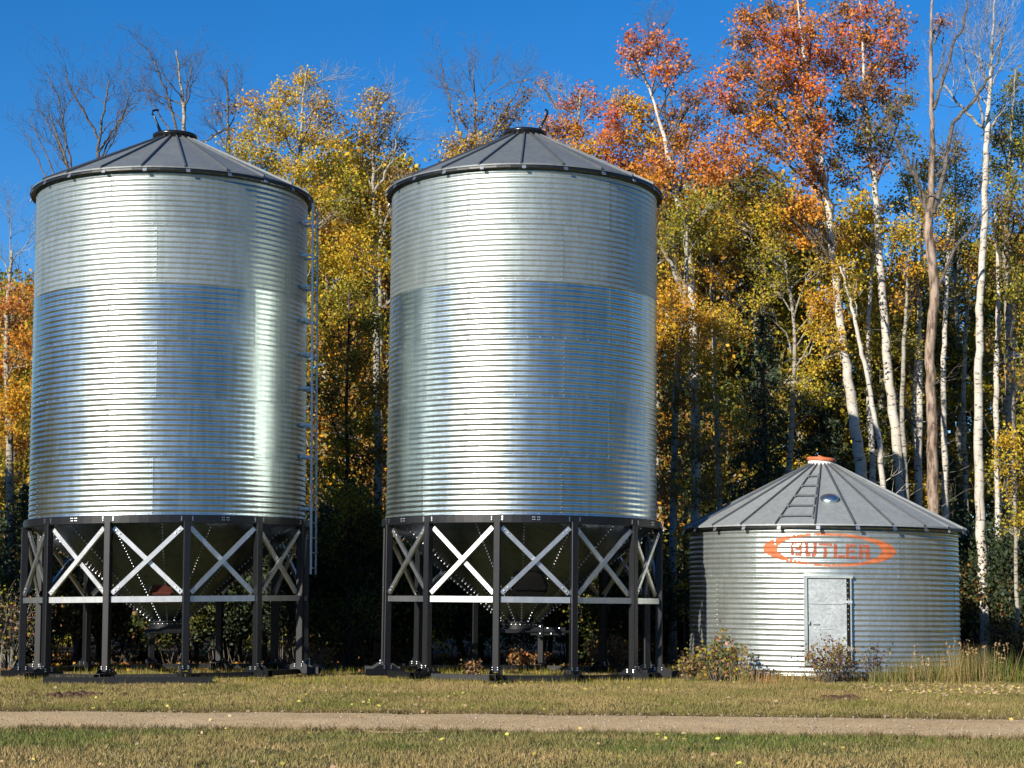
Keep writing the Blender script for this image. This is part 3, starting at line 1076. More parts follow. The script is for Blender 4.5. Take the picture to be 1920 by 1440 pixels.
# ------------------------------------------------------------------ trees
PAL = {
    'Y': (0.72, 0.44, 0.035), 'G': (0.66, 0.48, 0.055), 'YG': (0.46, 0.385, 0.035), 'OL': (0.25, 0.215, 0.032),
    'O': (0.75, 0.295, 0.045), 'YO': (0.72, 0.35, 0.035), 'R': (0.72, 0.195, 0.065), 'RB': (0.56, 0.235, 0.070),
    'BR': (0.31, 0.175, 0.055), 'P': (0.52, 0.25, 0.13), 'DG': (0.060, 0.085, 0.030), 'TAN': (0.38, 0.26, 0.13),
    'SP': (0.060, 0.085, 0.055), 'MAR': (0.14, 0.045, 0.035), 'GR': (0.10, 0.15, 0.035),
}


def colours(keys, n, r):
    """each leaf takes one of the tree's leaf colours with its own small shift"""
    base = np.array([PAL[k] for k in keys])
    c = base[r.integers(0, len(keys), n)]
    return np.clip(c * r.uniform(0.70, 1.30, (n, 1)) * r.uniform(0.92, 1.08, (n, 3)), 0.004, 0.9)


def leaf_quads(C, size, r, up_bias=0.0):
    """folded diamond leaves at points C"""
    n = len(C)
    A = r.normal(size=(n, 3))
    A[:, 2] -= up_bias
    A /= np.linalg.norm(A, axis=1, keepdims=True)
    Bv = np.cross(A, r.normal(size=(n, 3)))
    Bv /= np.linalg.norm(Bv, axis=1, keepdims=True)
    s = size * r.uniform(0.55, 1.45, (n, 1))
    V = np.stack([C - A * s * 0.5, C + Bv * s * 0.42 + A * s * 0.05, C + A * s * 0.55, C - Bv * s * 0.42 + A * s * 0.05], 1)
    return V.reshape(-1, 3), np.arange(4 * n).reshape(-1, 4)


def prisms(p0, p1, r0, r1, n=3):
    """many tapered straight twigs at once"""
    p0, p1 = np.asarray(p0, float), np.asarray(p1, float)
    r0, r1 = np.broadcast_to(r0, len(p0)).astype(float), np.broadcast_to(r1, len(p0)).astype(float)
    T = p1 - p0
    T /= np.linalg.norm(T, axis=1, keepdims=True) + 1e-9
    A = np.cross(T, [0.35, 0.81, 0.11])
    A /= np.linalg.norm(A, axis=1, keepdims=True) + 1e-9
    Bv = np.cross(T, A)
    a = np.arange(n) * 2 * math.pi / n
    ring = np.cos(a)[None, :, None] * A[:, None] + np.sin(a)[None, :, None] * Bv[:, None]
    V = np.concatenate([p0[:, None] + ring * r0[:, None, None], p1[:, None] + ring * r1[:, None, None]], 1)
    q = np.array([[i, (i + 1) % n, n + (i + 1) % n, n + i] for i in range(n)])[None] + (np.arange(len(p0)) * 2 * n)[:, None, None]
    return V.reshape(-1, 3), q.reshape(-1, 4)


def smooth_path(pts, per=6):
    """Catmull-Rom through rows of (x, y, z, radius)"""
    p = np.asarray(pts, float)
    p = np.vstack([2 * p[0] - p[1], p, 2 * p[-1] - p[-2]])
    out = []
    for i in range(1, len(p) - 2):
        for t in np.arange(per) / per:
            a, b, c, d = p[i - 1], p[i], p[i + 1], p[i + 2]
            out.append(0.5 * (2 * b + (c - a) * t + (2 * a - 5 * b + 4 * c - d) * t * t + (3 * b - a - 3 * c + d) * t ** 3))
    out.append(p[-2])
    return np.array(out)


def wiggle(a, b, r, amp, n=6, lift=0.0):
    t = np.linspace(0, 1, n)[:, None]
    a, b = np.asarray(a, float), np.asarray(b, float)
    L = np.linalg.norm(b - a)
    off = np.cumsum(r.normal(size=(n, 3)), 0) * amp * L / n
    off -= t * off[-1]
    return a + (b - a) * t + off + np.array([0, 0, 1]) * (lift * L * (t * (1 - t)))


def twig_spray(segs, p, d, L, rad0, depth, r):
    """recursive bare twigs appended to segs as (p0, p1, r0, r1)"""
    n = 3
    q = p
    dd = d
    for i in range(n):
        dd = dd + r.normal(size=3) * 0.16 + np.array([0, 0, 0.06])
        dd /= np.linalg.norm(dd)
        e = q + dd * L / n
        ra, rb_ = rad0 * (1 - 0.28 * i), rad0 * (1 - 0.28 * (i + 1))
        segs.append((q, e, ra, max(rb_, 0.0022)))
        if depth > 0 and (i > 0 or r.random() < 0.5):
            for _ in range(1 if r.random() < 0.6 else 2):
                side = r.normal(size=3)
                side -= dd * (side @ dd)
                side /= np.linalg.norm(side) + 1e-9
                nd = dd * 0.75 + side * r.uniform(0.45, 0.8)
                nd[2] += 0.15
                nd /= np.linalg.norm(nd)
                twig_spray(segs, e, nd, L * r.uniform(0.42, 0.68), max(rb_ * 0.7, 0.0028), depth - 1, r)
        q = e


LEAVES = {}                                            # leaf quads of the trees that the deeper wood repeats


def tree(name, label, cat, trunk, blobs, barkm, seed, leaf=0.060, dens=1.0, limbs=(), bare=(), group=None, stub=0, twigm=None):
    """trunk: rows (px, py, Y, diameter px); blobs: (px, py, r px, density, colour keys[, dY]);
    limbs: extra branches as lists of (px, py, diameter px); bare: leafless sprays (px, py, reach px)"""
    r = np.random.default_rng(seed)
    Yt = trunk[0][2]
    ppm = FPX / Yt
    rows = []
    for (px, py, Y, w) in trunk:
        v = P(px, py, Y)
        rows.append([v[0], v[1], v[2], w / ppm / 2])
    rows[0][2] = -0.05
    path = smooth_path(rows, 7)
    path[1:-1, :2] += r.normal(size=(len(path) - 2, 2)) * 0.012
    base = np.array([path[0, 0], path[0, 1], 0.0])
    root = empty(name, tuple(base))
    tag(root, label, cat, group)
    m = MB()
    rr = path[:, 3].copy()
    rr[0] *= 1.35
    m.tube(path[:, :3] - base, rr, 10)
    add('trunk', m.build('trunk', barkm, True), root)
    m = MB()
    segs = []
    CL, CC = [], []
    zt = path[:, 2]

    def on_trunk(z):
        i = int(np.clip(np.searchsorted(zt, z), 1, len(zt) - 1))
        t = np.clip((z - zt[i - 1]) / (zt[i] - zt[i - 1] + 1e-9), 0, 1)
        return path[i - 1] * (1 - t) + path[i] * t

    for lb in limbs:
        pts = []
        dY = r.uniform(-0.6, 0.6)
        for k, (px, py, w) in enumerate(lb):
            v = P(px, py, Yt + dY * k / max(1, len(lb) - 1))
            pts.append([*v, w / ppm / 2])
        pp = smooth_path(pts, 5)
        pp[1:, :3] += r.normal(size=(len(pp) - 1, 3)) * 0.02
        m.tube(pp[:, :3] - base, np.maximum(pp[:, 3], 0.004), 7)
        for k in range(4, len(pp)):
            if r.random() < 0.75:
                d = r.normal(size=3) * 0.8 + (pp[k, :3] - pp[k - 1, :3]) / np.linalg.norm(pp[k, :3] - pp[k - 1, :3])
                d[2] += 0.3
                d /= np.linalg.norm(d)
                twig_spray(segs, pp[k, :3], d, r.uniform(0.4, 1.0), max(pp[k, 3] * 0.4, 0.004), 2, r)
    for b in blobs:
        px, py, br, dn, keys = b[:5]
        Yb = Yt + (b[5] if len(b) > 5 else r.uniform(-1.35, 0.8))
        c = P(px, py, Yb)
        R_ = br / ppm
        h = math.hypot(c[0] - on_trunk(c[2])[0], c[1] - on_trunk(c[2])[1])
        z = max(min(c[2] - 0.75 * h - 0.3, zt[-1] - 0.2), min(2.0, c[2]))
        a = on_trunk(z)
        L = np.linalg.norm(c - a[:3])
        br0 = min(a[3] * 0.55, 0.012 + 0.012 * L)
        wp = wiggle(a[:3], c, r, 0.28, 7, 0.10)
        m.tube(wp - base, np.linspace(br0, 0.008, 7), 5, caps=False)
        ns = int(13 + 12 * R_)
        u = r.normal(size=(ns, 3))
        u /= np.linalg.norm(u, axis=1, keepdims=True)
        ends = c + u * (R_ * np.array([1.0, 1.0, 0.9])) * (r.random((ns, 1)) ** 0.45)
        for e in ends:
            s0 = wp[r.integers(3, 7)]
            mid = (s0 + e) / 2 + r.normal(size=3) * 0.08 * R_
            segs.append((s0, mid, 0.009, 0.006))
            segs.append((mid, e, 0.006, 0.003))
        nl = int(dn * dens * 1600 * R_ * R_ * (0.066 / leaf) ** 2 * 1.35)
        if nl:
            k = r.integers(0, ns, nl)
            sig = 0.135 * (0.6 + 0.5 * R_)
            pos = ends[k] + (wp[5] - ends[k]) * (r.random((nl, 1)) ** 2.5 * 0.5) + r.normal(size=(nl, 3)) * sig * np.array([1, 1, 0.9])
            CL.append(pos)
            cc = colours(keys, nl, r)
            tint = (r.uniform(0.82, 1.18, (ns, 1)) * r.uniform(0.95, 1.05, (ns, 3)))[k]
            CC.append(np.clip(cc * tint, 0.003, 0.9))
    for (px, py, reach) in bare:
        c = P(px, py, Yt + r.uniform(-0.7, 0.7))
        R_ = reach / ppm
        a = on_trunk(max(min(c[2] - R_ * 0.8, zt[-1] - 0.3), 2.5))
        wp = wiggle(a[:3], c, r, 0.22, 7, 0.12)
        m.tube(wp - base, np.linspace(min(a[3] * 0.5, 0.045), 0.008, 7), 5, caps=False)
        for k in (3, 4, 5, 6):
            for _ in range(2):
                d = (wp[k] - wp[k - 1])
                d = d / np.linalg.norm(d) + r.normal(size=3) * 0.45 + np.array([0, 0, 0.25])
                d /= np.linalg.norm(d)
                twig_spray(segs, wp[k], d, R_ * r.uniform(0.5, 1.0), 0.009, 2, r)
    for _ in range(stub):                              # dead stubs low on the trunk
        z = r.uniform(2.0, zt[-1] * 0.6)
        a = on_trunk(z)
        d = r.normal(size=3)
        d[2] = abs(d[2]) * 0.3
        d /= np.linalg.norm(d)
        twig_spray(segs, a[:3], d, r.uniform(0.5, 1.4), 0.014, 1, r)
    if segs:
        s0, s1, q0, q1 = (np.array(x) for x in zip(*segs))
        V, q = prisms(s0 - base, s1 - base, q0, q1)
        m.raw(V, q)
    if m.n:
        add('branches', m.build('branches', twigm or barkm), root, kind='stuff')
    if CL:
        V, q = leaf_quads(np.concatenate(CL) - base, leaf, r)
        LEAVES[root.name] = (V, np.repeat(np.concatenate(CC), 4, 0))
        add('crown', mesh('crown', V, q, mat=M_LEAF, col=np.repeat(np.concatenate(CC), 4, 0)), root, kind='stuff')
    return root


def spruce(name, label, base, H, Rb, seed, cols=('SP', 'SP', 'DG'), dens=1.0, group=None):
    r = np.random.default_rng(seed)
    root = empty(name, (base[0], base[1], 0))
    tag(root, label, 'spruce tree', group)
    m = MB()
    m.tube([(0, 0, -0.05), (0.03, 0.02, H * 0.5), (0, 0, H)], [H * 0.013, H * 0.008, 0.01], 8)
    add('trunk', m.build('trunk', M_DARKB, True), root)
    p0, p1, CL, CA = [], [], [], []
    z = H * 0.04
    while z < H * 0.985:
        t = z / H
        Lr = Rb * (1 - t) ** 0.85 + 0.08
        for k in range(6):
            a = r.uniform(0, 2 * math.pi)
            L = Lr * r.uniform(0.65, 1.12)
            s = np.array([0, 0, z])
            e = np.array([math.cos(a) * L, math.sin(a) * L, z - L * r.uniform(0.25, 0.5)])
            p0.append(s)
            p1.append(e)
            n = int(80 * L * dens) + 6
            u = r.random((n, 1)) ** 0.6
            side = np.array([-math.sin(a), math.cos(a), 0])
            CL.append(s + (e - s) * u + side * r.normal(size=(n, 1)) * 0.20 * u * L ** 0.6 + np.array([0, 0, -1]) * np.abs(r.normal(size=(n, 1))) * 0.13)
        z += 0.20 + 0.12 * (1 - t)
    V, q = prisms(p0, p1, 0.018, 0.005)
    add('branches', mesh('branches', V, q, mat=M_DARKB), root)
    C = np.concatenate(CL)
    V, q = leaf_quads(C, 0.12, r, 0.7)
    V = V.reshape(-1, 4, 3)
    mid = (V[:, 0] + V[:, 2]) / 2
    V[:, 1] = mid + (V[:, 1] - mid) * 0.45
    V[:, 3] = mid + (V[:, 3] - mid) * 0.45
    add('crown', mesh('crown', V.reshape(-1, 3), q, mat=M_NEEDLE, col=np.repeat(colours(cols, len(C), r), 4, 0)), root, kind='stuff')
    return root


def copy_tree(o, loc, rz, sc):
    c = o.copy()
    COL.objects.link(c)
    c.location = loc
    c.rotation_euler = (0, 0, rz)
    c.scale = (sc, sc, sc)
    for ch in o.children:
        d = ch.copy()
        COL.objects.link(d)
        d.parent = c
    return c


A, F = 'aspen', 'tree'
GB = 1262
# --- left of and behind the first bin
tree('aspen_tree', 'russet and gold leafed tree at the left edge of the photo', F, [(18, GB, 43, 17), (20, 900, 43, 15), (12, 640, 43, 10), (22, 470, 43, 5)],
     [(35, 555, 50, 1, ('RB', 'O')), (5, 600, 55, 1, ('MAR', 'RB')), (40, 640, 50, 1, ('O', 'YO')), (10, 690, 55, 1, ('RB', 'YO')), (45, 740, 45, 1, ('Y', 'YO')),
      (0, 770, 55, 1, ('Y', 'YO')), (30, 830, 50, 1, ('YO', 'BR')), (10, 900, 50, .8, ('OL', 'BR')), (50, 960, 40, .7, ('OL', 'DG')), (15, 1040, 50, .8, ('OL', 'BR'))], M_ASPEN, 101,
     bare=[(20, 420, 70), (60, 440, 60), (-10, 480, 60), (35, 500, 50)])
tree('bare_tree', 'leafless tree with many twigs above the left shoulder of the ladder bin', F, [(150, GB, 45, 18), (140, 700, 45, 13), (150, 420, 45, 9), (132, 330, 45, 6), (95, 215, 45, 2.4)],
     [], M_TWIG, 102, limbs=[[(148, 420, 7), (130, 320, 5), (100, 250, 3), (66, 190, 1.6)], [(150, 400, 6), (125, 270, 4), (110, 190, 2.4), (85, 135, 1.5)], [(150, 420, 5), (90, 300, 3), (55, 215, 1.6)],
                             [(145, 430, 5), (85, 330, 3), (50, 250, 1.5)]], bare=[(110, 230, 70), (80, 260, 70), (140, 180, 60)])
tree('bare_tree', 'leafless forked tree just left of the ladder bin roof peak', F, [(190, GB, 46, 18), (185, 600, 46, 13), (182, 330, 46, 8), (188, 250, 46, 5), (205, 150, 46, 2)],
     [], M_TWIG, 103, limbs=[[(184, 260, 5), (160, 215, 4), (130, 160, 2.5), (122, 120, 1.5)], [(185, 285, 5), (215, 240, 4), (240, 190, 2.4), (230, 150, 1.5)],
                             [(186, 300, 4), (225, 230, 2.6), (262, 190, 1.4)]], bare=[(200, 170, 60), (240, 200, 60), (160, 170, 55), (215, 260, 60)])
tree('bare_birch', 'pale leafless twin stemmed tree rising behind the ladder bin roof peak', F, [(345, GB, 46, 19), (342, 600, 46, 14), (345, 260, 46, 8), (342, 180, 46, 6), (330, 95, 46, 2.5)],
     [], M_ASPEN, 104, limbs=[[(340, 300, 7), (325, 220, 5), (305, 155, 3.5), (285, 105, 2.5), (265, 82, 1.5)], [(345, 240, 5), (350, 170, 3.5), (362, 120, 1.6)], [(335, 270, 4), (290, 200, 2.6), (262, 150, 1.4)]],
     bare=[(335, 120, 55), (290, 130, 55), (365, 150, 50), (300, 190, 60), (265, 170, 50)], twigm=M_TWIG)
tree('bare_tree', 'sparse leafless tree between ladder bin roof and golden aspen', F, [(430, GB, 46, 16), (425, 600, 46, 12), (428, 280, 46, 6), (425, 130, 46, 2)],
     [(405, 210, 28, .25, ('BR', 'TAN')), (440, 200, 28, .25, ('BR', 'TAN')), (425, 260, 30, .3, ('Y', 'BR'))], M_TWIG, 105,
     limbs=[[(440, 240, 5), (415, 245, 4), (380, 268, 3)]], bare=[(400, 180, 50), (450, 170, 50), (425, 160, 50), (395, 240, 45)])
tree('golden_aspen', 'full golden aspen behind the ladder bin, topped by a pointed crown', F, [(548, GB, 44, 24), (552, 800, 44, 19), (556, 450, 44, 12), (565, 250, 44, 6), (573, 135, 44, 2)],
     [(573, 150, 34, 1, ('Y', 'G')), (538, 180, 36, 1, ('Y', 'G')), (595, 195, 36, 1, ('Y', 'TAN')), (505, 205, 40, 1, ('Y', 'G')), (470, 195, 26, .8, ('Y', 'YO')), (475, 245, 42, 1, ('Y', 'YG')),
      (530, 240, 46, 1, ('Y', 'YG')), (585, 255, 46, 1, ('Y', 'G')), (625, 215, 30, .8, ('Y', 'TAN')), (635, 265, 36, .9, ('Y', 'G')), (455, 290, 40, .9, ('G', 'YG')), (510, 300, 50, 1, ('Y', 'YG', 'OL')),
      (565, 315, 50, 1, ('Y', 'YG')), (620, 320, 44, .9, ('G', 'YG')), (600, 375, 50, 1, ('Y', 'YG')), (640, 375, 40, .8, ('YG', 'OL')), (540, 370, 50, .8, ('YG', 'OL')),
      (600, 470, 55, 1, ('Y', 'YG')), (560, 500, 60, .9, ('YG', 'OL'))], M_ASPEN, 106, bare=[(620, 150, 50), (650, 190, 45)])
tree('golden_aspen', 'slim gold and tan aspen with thin top in the gap between hopper bins', F, [(712, GB, 44.5, 19), (708, 800, 44.5, 15), (702, 450, 44.5, 9), (700, 280, 44.5, 5), (706, 165, 44.5, 2)],
     [(706, 180, 30, .8, ('TAN', 'Y')), (690, 215, 34, .8, ('TAN', 'Y')), (728, 225, 32, .7, ('TAN', 'BR')), (672, 255, 36, .8, ('Y', 'G')), (715, 265, 36, .6, ('TAN', 'Y')), (748, 275, 32, .4, ('TAN', 'BR')),
      (680, 310, 38, .8, ('Y', 'YG')), (722, 320, 36, .5, ('BR', 'TAN')), (655, 350, 42, .8, ('YG', 'OL')), (700, 370, 44, .8, ('Y', 'OL')), (760, 330, 36, .5, ('BR', 'TAN')), (745, 370, 40, .6, ('BR', 'Y')),
      (700, 430, 50, 1, ('Y', 'YG')), (660, 440, 44, 1, ('Y', 'G')), (690, 490, 50, 1, ('Y', 'YG')), (650, 500, 44, .9, ('Y', 'YG'))], M_ASPEN, 107,
     bare=[(755, 215, 50), (730, 180, 45), (770, 260, 50)], limbs=[[(702, 360, 6), (735, 300, 4), (752, 230, 2)]])
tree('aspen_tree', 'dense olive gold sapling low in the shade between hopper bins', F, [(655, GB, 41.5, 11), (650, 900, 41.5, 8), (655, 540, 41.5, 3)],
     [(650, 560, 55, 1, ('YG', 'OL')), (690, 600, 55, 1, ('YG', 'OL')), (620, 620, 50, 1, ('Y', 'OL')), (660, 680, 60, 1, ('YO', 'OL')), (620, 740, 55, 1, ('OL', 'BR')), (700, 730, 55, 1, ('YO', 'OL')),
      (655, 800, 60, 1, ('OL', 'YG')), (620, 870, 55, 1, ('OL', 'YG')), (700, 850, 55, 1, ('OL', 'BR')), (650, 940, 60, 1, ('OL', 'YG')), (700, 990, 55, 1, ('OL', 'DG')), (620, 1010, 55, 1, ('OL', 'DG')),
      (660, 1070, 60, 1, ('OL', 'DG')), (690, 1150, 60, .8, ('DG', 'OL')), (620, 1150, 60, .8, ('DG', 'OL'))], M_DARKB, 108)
# --- behind the middle bin
tree('sparse_aspen', 'nearly bare grey tree with few tan leaves left of middle bin peak', F, [(895, GB, 44.5, 18), (890, 600, 44.5, 13), (892, 300, 44.5, 6), (888, 120, 44.5, 2)],
     [(850, 275, 36, .9, ('Y', 'TAN')), (885, 265, 36, .8, ('Y', 'TAN')), (920, 270, 36, .7, ('Y', 'TAN')), (905, 215, 36, .35, ('TAN', 'BR')), (950, 200, 34, .35, ('TAN', 'BR')), (985, 170, 30, .3, ('TAN', 'BR')),
      (935, 235, 34, .5, ('TAN', 'Y')), (860, 215, 30, .25, ('TAN', 'BR')), (970, 215, 34, .4, ('TAN', 'BR')), (880, 300, 40, .9, ('Y', 'G')), (840, 310, 34, .6, ('Y', 'OL'))], M_TWIG, 109,
     limbs=[[(893, 310, 6), (925, 250, 4), (960, 190, 2.5), (985, 140, 1.5)], [(890, 330, 6), (855, 230, 4), (835, 150, 2.5), (825, 110, 1.4)]], bare=[(830, 160, 60), (880, 130, 60), (925, 150, 60), (985, 150, 50), (855, 180, 60)])
tree('red_aspen', 'small red and orange tree right above the middle bin roof peak', F, [(1075, GB, 44, 18), (1075, 600, 44, 14), (1078, 330, 44, 8), (1088, 170, 44, 2)],
     [(1090, 180, 34, .9, ('R', 'RB', 'P')), (1062, 195, 28, .7, ('R', 'P')), (1115, 205, 28, .7, ('RB', 'R')), (1015, 150, 15, .5, ('R', 'P')), (1040, 240, 34, .9, ('O', 'RB', 'P')), (1085, 245, 38, 1, ('O', 'YO')),
      (1020, 225, 26, .5, ('RB', 'P')), (1060, 285, 40, 1, ('YO', 'O')), (1110, 280, 40, 1, ('YO', 'Y')), (1020, 275, 34, .8, ('TAN', 'YO')), (1140, 255, 30, .8, ('R', 'O'))], M_ASPEN, 110,
     bare=[(1050, 170, 40), (1020, 190, 40)])
tree('red_aspen', 'tall red topped tree with leaning pale trunk right of middle bin', F, [(1300, GB, 43.5, 22), (1305, 800, 43.5, 18), (1295, 520, 43.5, 14), (1262, 330, 43.5, 10), (1232, 210, 43.5, 6), (1196, 110, 43.5, 2.5)],
     [(1178, 95, 28, .9, ('R', 'P')), (1190, 70, 24, .8, ('R',)), (1218, 90, 32, .9, ('R', 'O')), (1228, 65, 22, .8, ('R', 'P')), (1262, 95, 30, .9, ('RB', 'R')), (1245, 130, 34, 1, ('O', 'R')), (1283, 120, 24, .7, ('RB',)),
      (1185, 130, 24, .7, ('O',)), (1165, 190, 40, .9, ('YO', 'TAN')), (1145, 220, 30, .9, ('R',)), (1205, 205, 40, 1, ('YO', 'Y')), (1255, 215, 36, .6, ('O', 'TAN')), (1300, 180, 36, .6, ('RB', 'P')),
      (1165, 260, 46, 1, ('O', 'YO')), (1215, 262, 48, 1, ('Y', 'YO')), (1270, 262, 48, 1, ('YO', 'O')), (1320, 225, 36, .6, ('O', 'RB')), (1145, 300, 40, .9, ('R', 'O')), (1190, 312, 48, 1, ('O', 'YO')),
      (1240, 315, 50, 1, ('O', 'RB')), (1295, 305, 46, 1, ('O', 'RB')), (1220, 350, 44, 1, ('O', 'YO')), (1330, 160, 28, .8, ('R', 'P'))], M_BIRCH, 111, leaf=0.068, dens=1.1, twigm=M_TWIG,
     limbs=[[(1262, 330, 7), (1262, 240, 4), (1256, 160, 2)], [(1275, 360, 6), (1290, 270, 4), (1310, 200, 2)]], bare=[(1215, 50, 50), (1250, 45, 50), (1300, 130, 45)])
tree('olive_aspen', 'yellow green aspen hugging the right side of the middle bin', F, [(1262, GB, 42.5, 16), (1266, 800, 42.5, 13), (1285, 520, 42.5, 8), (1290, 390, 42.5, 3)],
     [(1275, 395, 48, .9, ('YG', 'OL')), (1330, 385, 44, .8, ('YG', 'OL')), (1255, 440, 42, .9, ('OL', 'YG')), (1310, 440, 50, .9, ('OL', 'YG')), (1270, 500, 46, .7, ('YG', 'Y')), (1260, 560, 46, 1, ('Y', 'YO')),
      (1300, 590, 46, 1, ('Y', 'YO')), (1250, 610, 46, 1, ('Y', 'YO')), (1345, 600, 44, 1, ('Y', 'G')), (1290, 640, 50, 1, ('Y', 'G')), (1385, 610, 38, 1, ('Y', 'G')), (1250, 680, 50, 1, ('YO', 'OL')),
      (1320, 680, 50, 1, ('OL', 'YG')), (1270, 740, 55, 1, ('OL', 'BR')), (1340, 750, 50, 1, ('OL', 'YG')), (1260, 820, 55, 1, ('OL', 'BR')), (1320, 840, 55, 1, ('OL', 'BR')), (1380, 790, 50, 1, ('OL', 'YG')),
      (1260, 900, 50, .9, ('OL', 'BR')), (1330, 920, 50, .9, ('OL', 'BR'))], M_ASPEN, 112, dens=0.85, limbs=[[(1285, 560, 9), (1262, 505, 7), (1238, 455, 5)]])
# --- right hand wood
tree('maple_birch', 'tall leaning white trunk under broad orange red crown at top centre right', F, [(1640, GB, 43, 26), (1622, 950, 43, 23), (1600, 780, 43, 20), (1577, 620, 43, 16), (1562, 480, 43, 13), (1546, 340, 43, 11), (1520, 190, 43, 7), (1500, 40, 43, 4), (1492, -25, 43, 2)],
     [(1398, 30, 36, .9, ('RB', 'O')), (1440, 20, 36, .9, ('RB', 'BR')), (1485, 15, 38, .9, ('RB', 'O')), (1385, 75, 36, .9, ('RB', 'BR')), (1430, 75, 42, 1, ('RB', 'R')), (1480, 65, 44, 1, ('RB', 'R')), (1525, 55, 40, 1, ('RB', 'O')),
      (1395, 125, 40, 1, ('BR', 'RB')), (1450, 120, 46, 1, ('R', 'O')), (1505, 110, 46, 1, ('R', 'O')), (1545, 110, 40, 1, ('R', 'RB')), (1425, 170, 44, 1, ('RB', 'BR')), (1475, 165, 46, 1, ('O', 'RB')), (1525, 165, 44, 1, ('O', 'R')),
      (1365, 135, 30, .8, ('R', 'O')), (1350, 175, 34, .8, ('R', 'P')), (1385, 195, 38, 1, ('O', 'BR')), (1440, 220, 46, 1, ('O', 'YO')), (1500, 215, 46, 1, ('O', 'BR')), (1400, 250, 44, 1, ('O', 'RB')), (1345, 265, 44, 1, ('O', 'RB')),
      (1370, 300, 44, 1, ('O', 'RB')), (1325, 310, 40, .9, ('O', 'R')), (1450, 275, 46, .9, ('BR', 'RB')), (1505, 270, 46, 1, ('O', 'P')), (1540, 240, 40, .9, ('O', 'R')), (1420, 320, 40, .6, ('BR', 'OL')),
      (1520, 320, 44, .8, ('O', 'P')), (1560, 300, 36, .7, ('RB', 'OL')), (1510, 380, 40, 1, ('O', 'YO')), (1490, 410, 40, 1, ('O', 'YO')), (1535, 410, 36, 1, ('O', 'Y')), (1500, 445, 36, .9, ('O', 'YO')), (1460, 360, 36, .5, ('OL', 'YG'))], M_BIRCH, 113, leaf=0.070, dens=1.1, twigm=M_TWIG,
     limbs=[[(1546, 350, 8), (1500, 270, 5), (1440, 190, 3.5), (1410, 120, 2)], [(1530, 250, 6), (1545, 160, 4), (1550, 90, 2)]], stub=3)
tree('maple_birch', 'tall russet crowned tree whose white trunk stands second beside the leaning one', F, [(1700, GB, 44, 24), (1688, 900, 44, 20), (1665, 690, 44, 17), (1650, 500, 44, 14), (1640, 340, 44, 11), (1622, 210, 44, 8), (1618, 80, 44, 5), (1612, -25, 44, 2)],
     [(1580, 15, 40, .9, ('RB', 'BR')), (1625, 15, 40, .9, ('RB', 'R')), (1665, 30, 36, .8, ('RB', 'P')), (1570, 60, 42, 1, ('RB', 'R')), (1620, 70, 44, 1, ('RB', 'O')), (1670, 80, 40, .9, ('RB', 'R')), (1700, 45, 26, .7, ('RB', 'P')),
      (1580, 115, 44, 1, ('R', 'RB')), (1635, 125, 44, .9, ('RB', 'O')), (1685, 120, 36, .9, ('R', 'RB')), (1600, 165, 44, 1, ('RB', 'BR')), (1655, 170, 40, .9, ('RB', 'P')), (1580, 215, 44, .9, ('BR', 'OL')), (1630, 230, 44, .8, ('BR', 'OL')),
      (1680, 205, 36, .8, ('BR', 'OL')), (1705, 180, 22, .6, ('OL', 'BR')), (1600, 270, 44, .7, ('BR', 'OL')), (1660, 265, 36, .7, ('OL', 'BR')), (1700, 255, 30, .6, ('OL', 'DG')), (1640, 300, 36, .6, ('RB', 'P')),
      (1590, 330, 40, .6, ('OL', 'RB')), (1600, 385, 46, .9, ('Y', 'YG')), (1645, 400, 42, 1, ('Y', 'YO')), (1620, 450, 46, .8, ('Y', 'OL')), (1680, 440, 44, .8, ('Y', 'YG'))], M_BIRCH, 114, leaf=0.070, dens=1.05, twigm=M_TWIG,
     limbs=[[(1640, 350, 8), (1668, 280, 5), (1690, 200, 3), (1700, 100, 2)]], stub=4)
tree('yellow_aspen', 'yellow green aspen in front of the spruce behind the low bin', F, [(1475, GB, 43.8, 14), (1480, 900, 43.8, 11), (1490, 640, 43.8, 7), (1472, 490, 43.8, 5), (1455, 370, 43.8, 2)],
     [(1425, 400, 44, .8, ('Y', 'YG')), (1470, 385, 40, .7, ('Y', 'YO')), (1385, 425, 44, .8, ('Y', 'YG')), (1440, 440, 44, .8, ('Y', 'G')), (1400, 360, 34, .5, ('YG', 'OL')), (1360, 400, 40, .7, ('YG', 'Y')), (1580, 440, 40, .8, ('Y', 'YO')), (1445, 535, 40, 1, ('YG', 'OL')), (1480, 520, 36, .9, ('YG', 'OL')), (1415, 560, 32, .9, ('YG', 'G')), (1535, 560, 42, 1, ('Y', 'YO')), (1560, 590, 36, 1, ('Y', 'YO')), (1530, 615, 38, 1, ('Y', 'G')), (1565, 640, 34, .9, ('Y', 'G')),
      (1540, 680, 38, 1, ('YG', 'Y')), (1515, 720, 36, 1, ('YG', 'G')), (1540, 740, 30, .9, ('YG', 'G')), (1590, 520, 40, .8, ('Y', 'OL')), (1450, 470, 40, .7, ('OL', 'YG')), (1540, 490, 40, .9, ('Y', 'OL')), (1400, 480, 36, .5, ('OL', 'YG'))], M_ASPEN, 115, dens=0.85, stub=4)
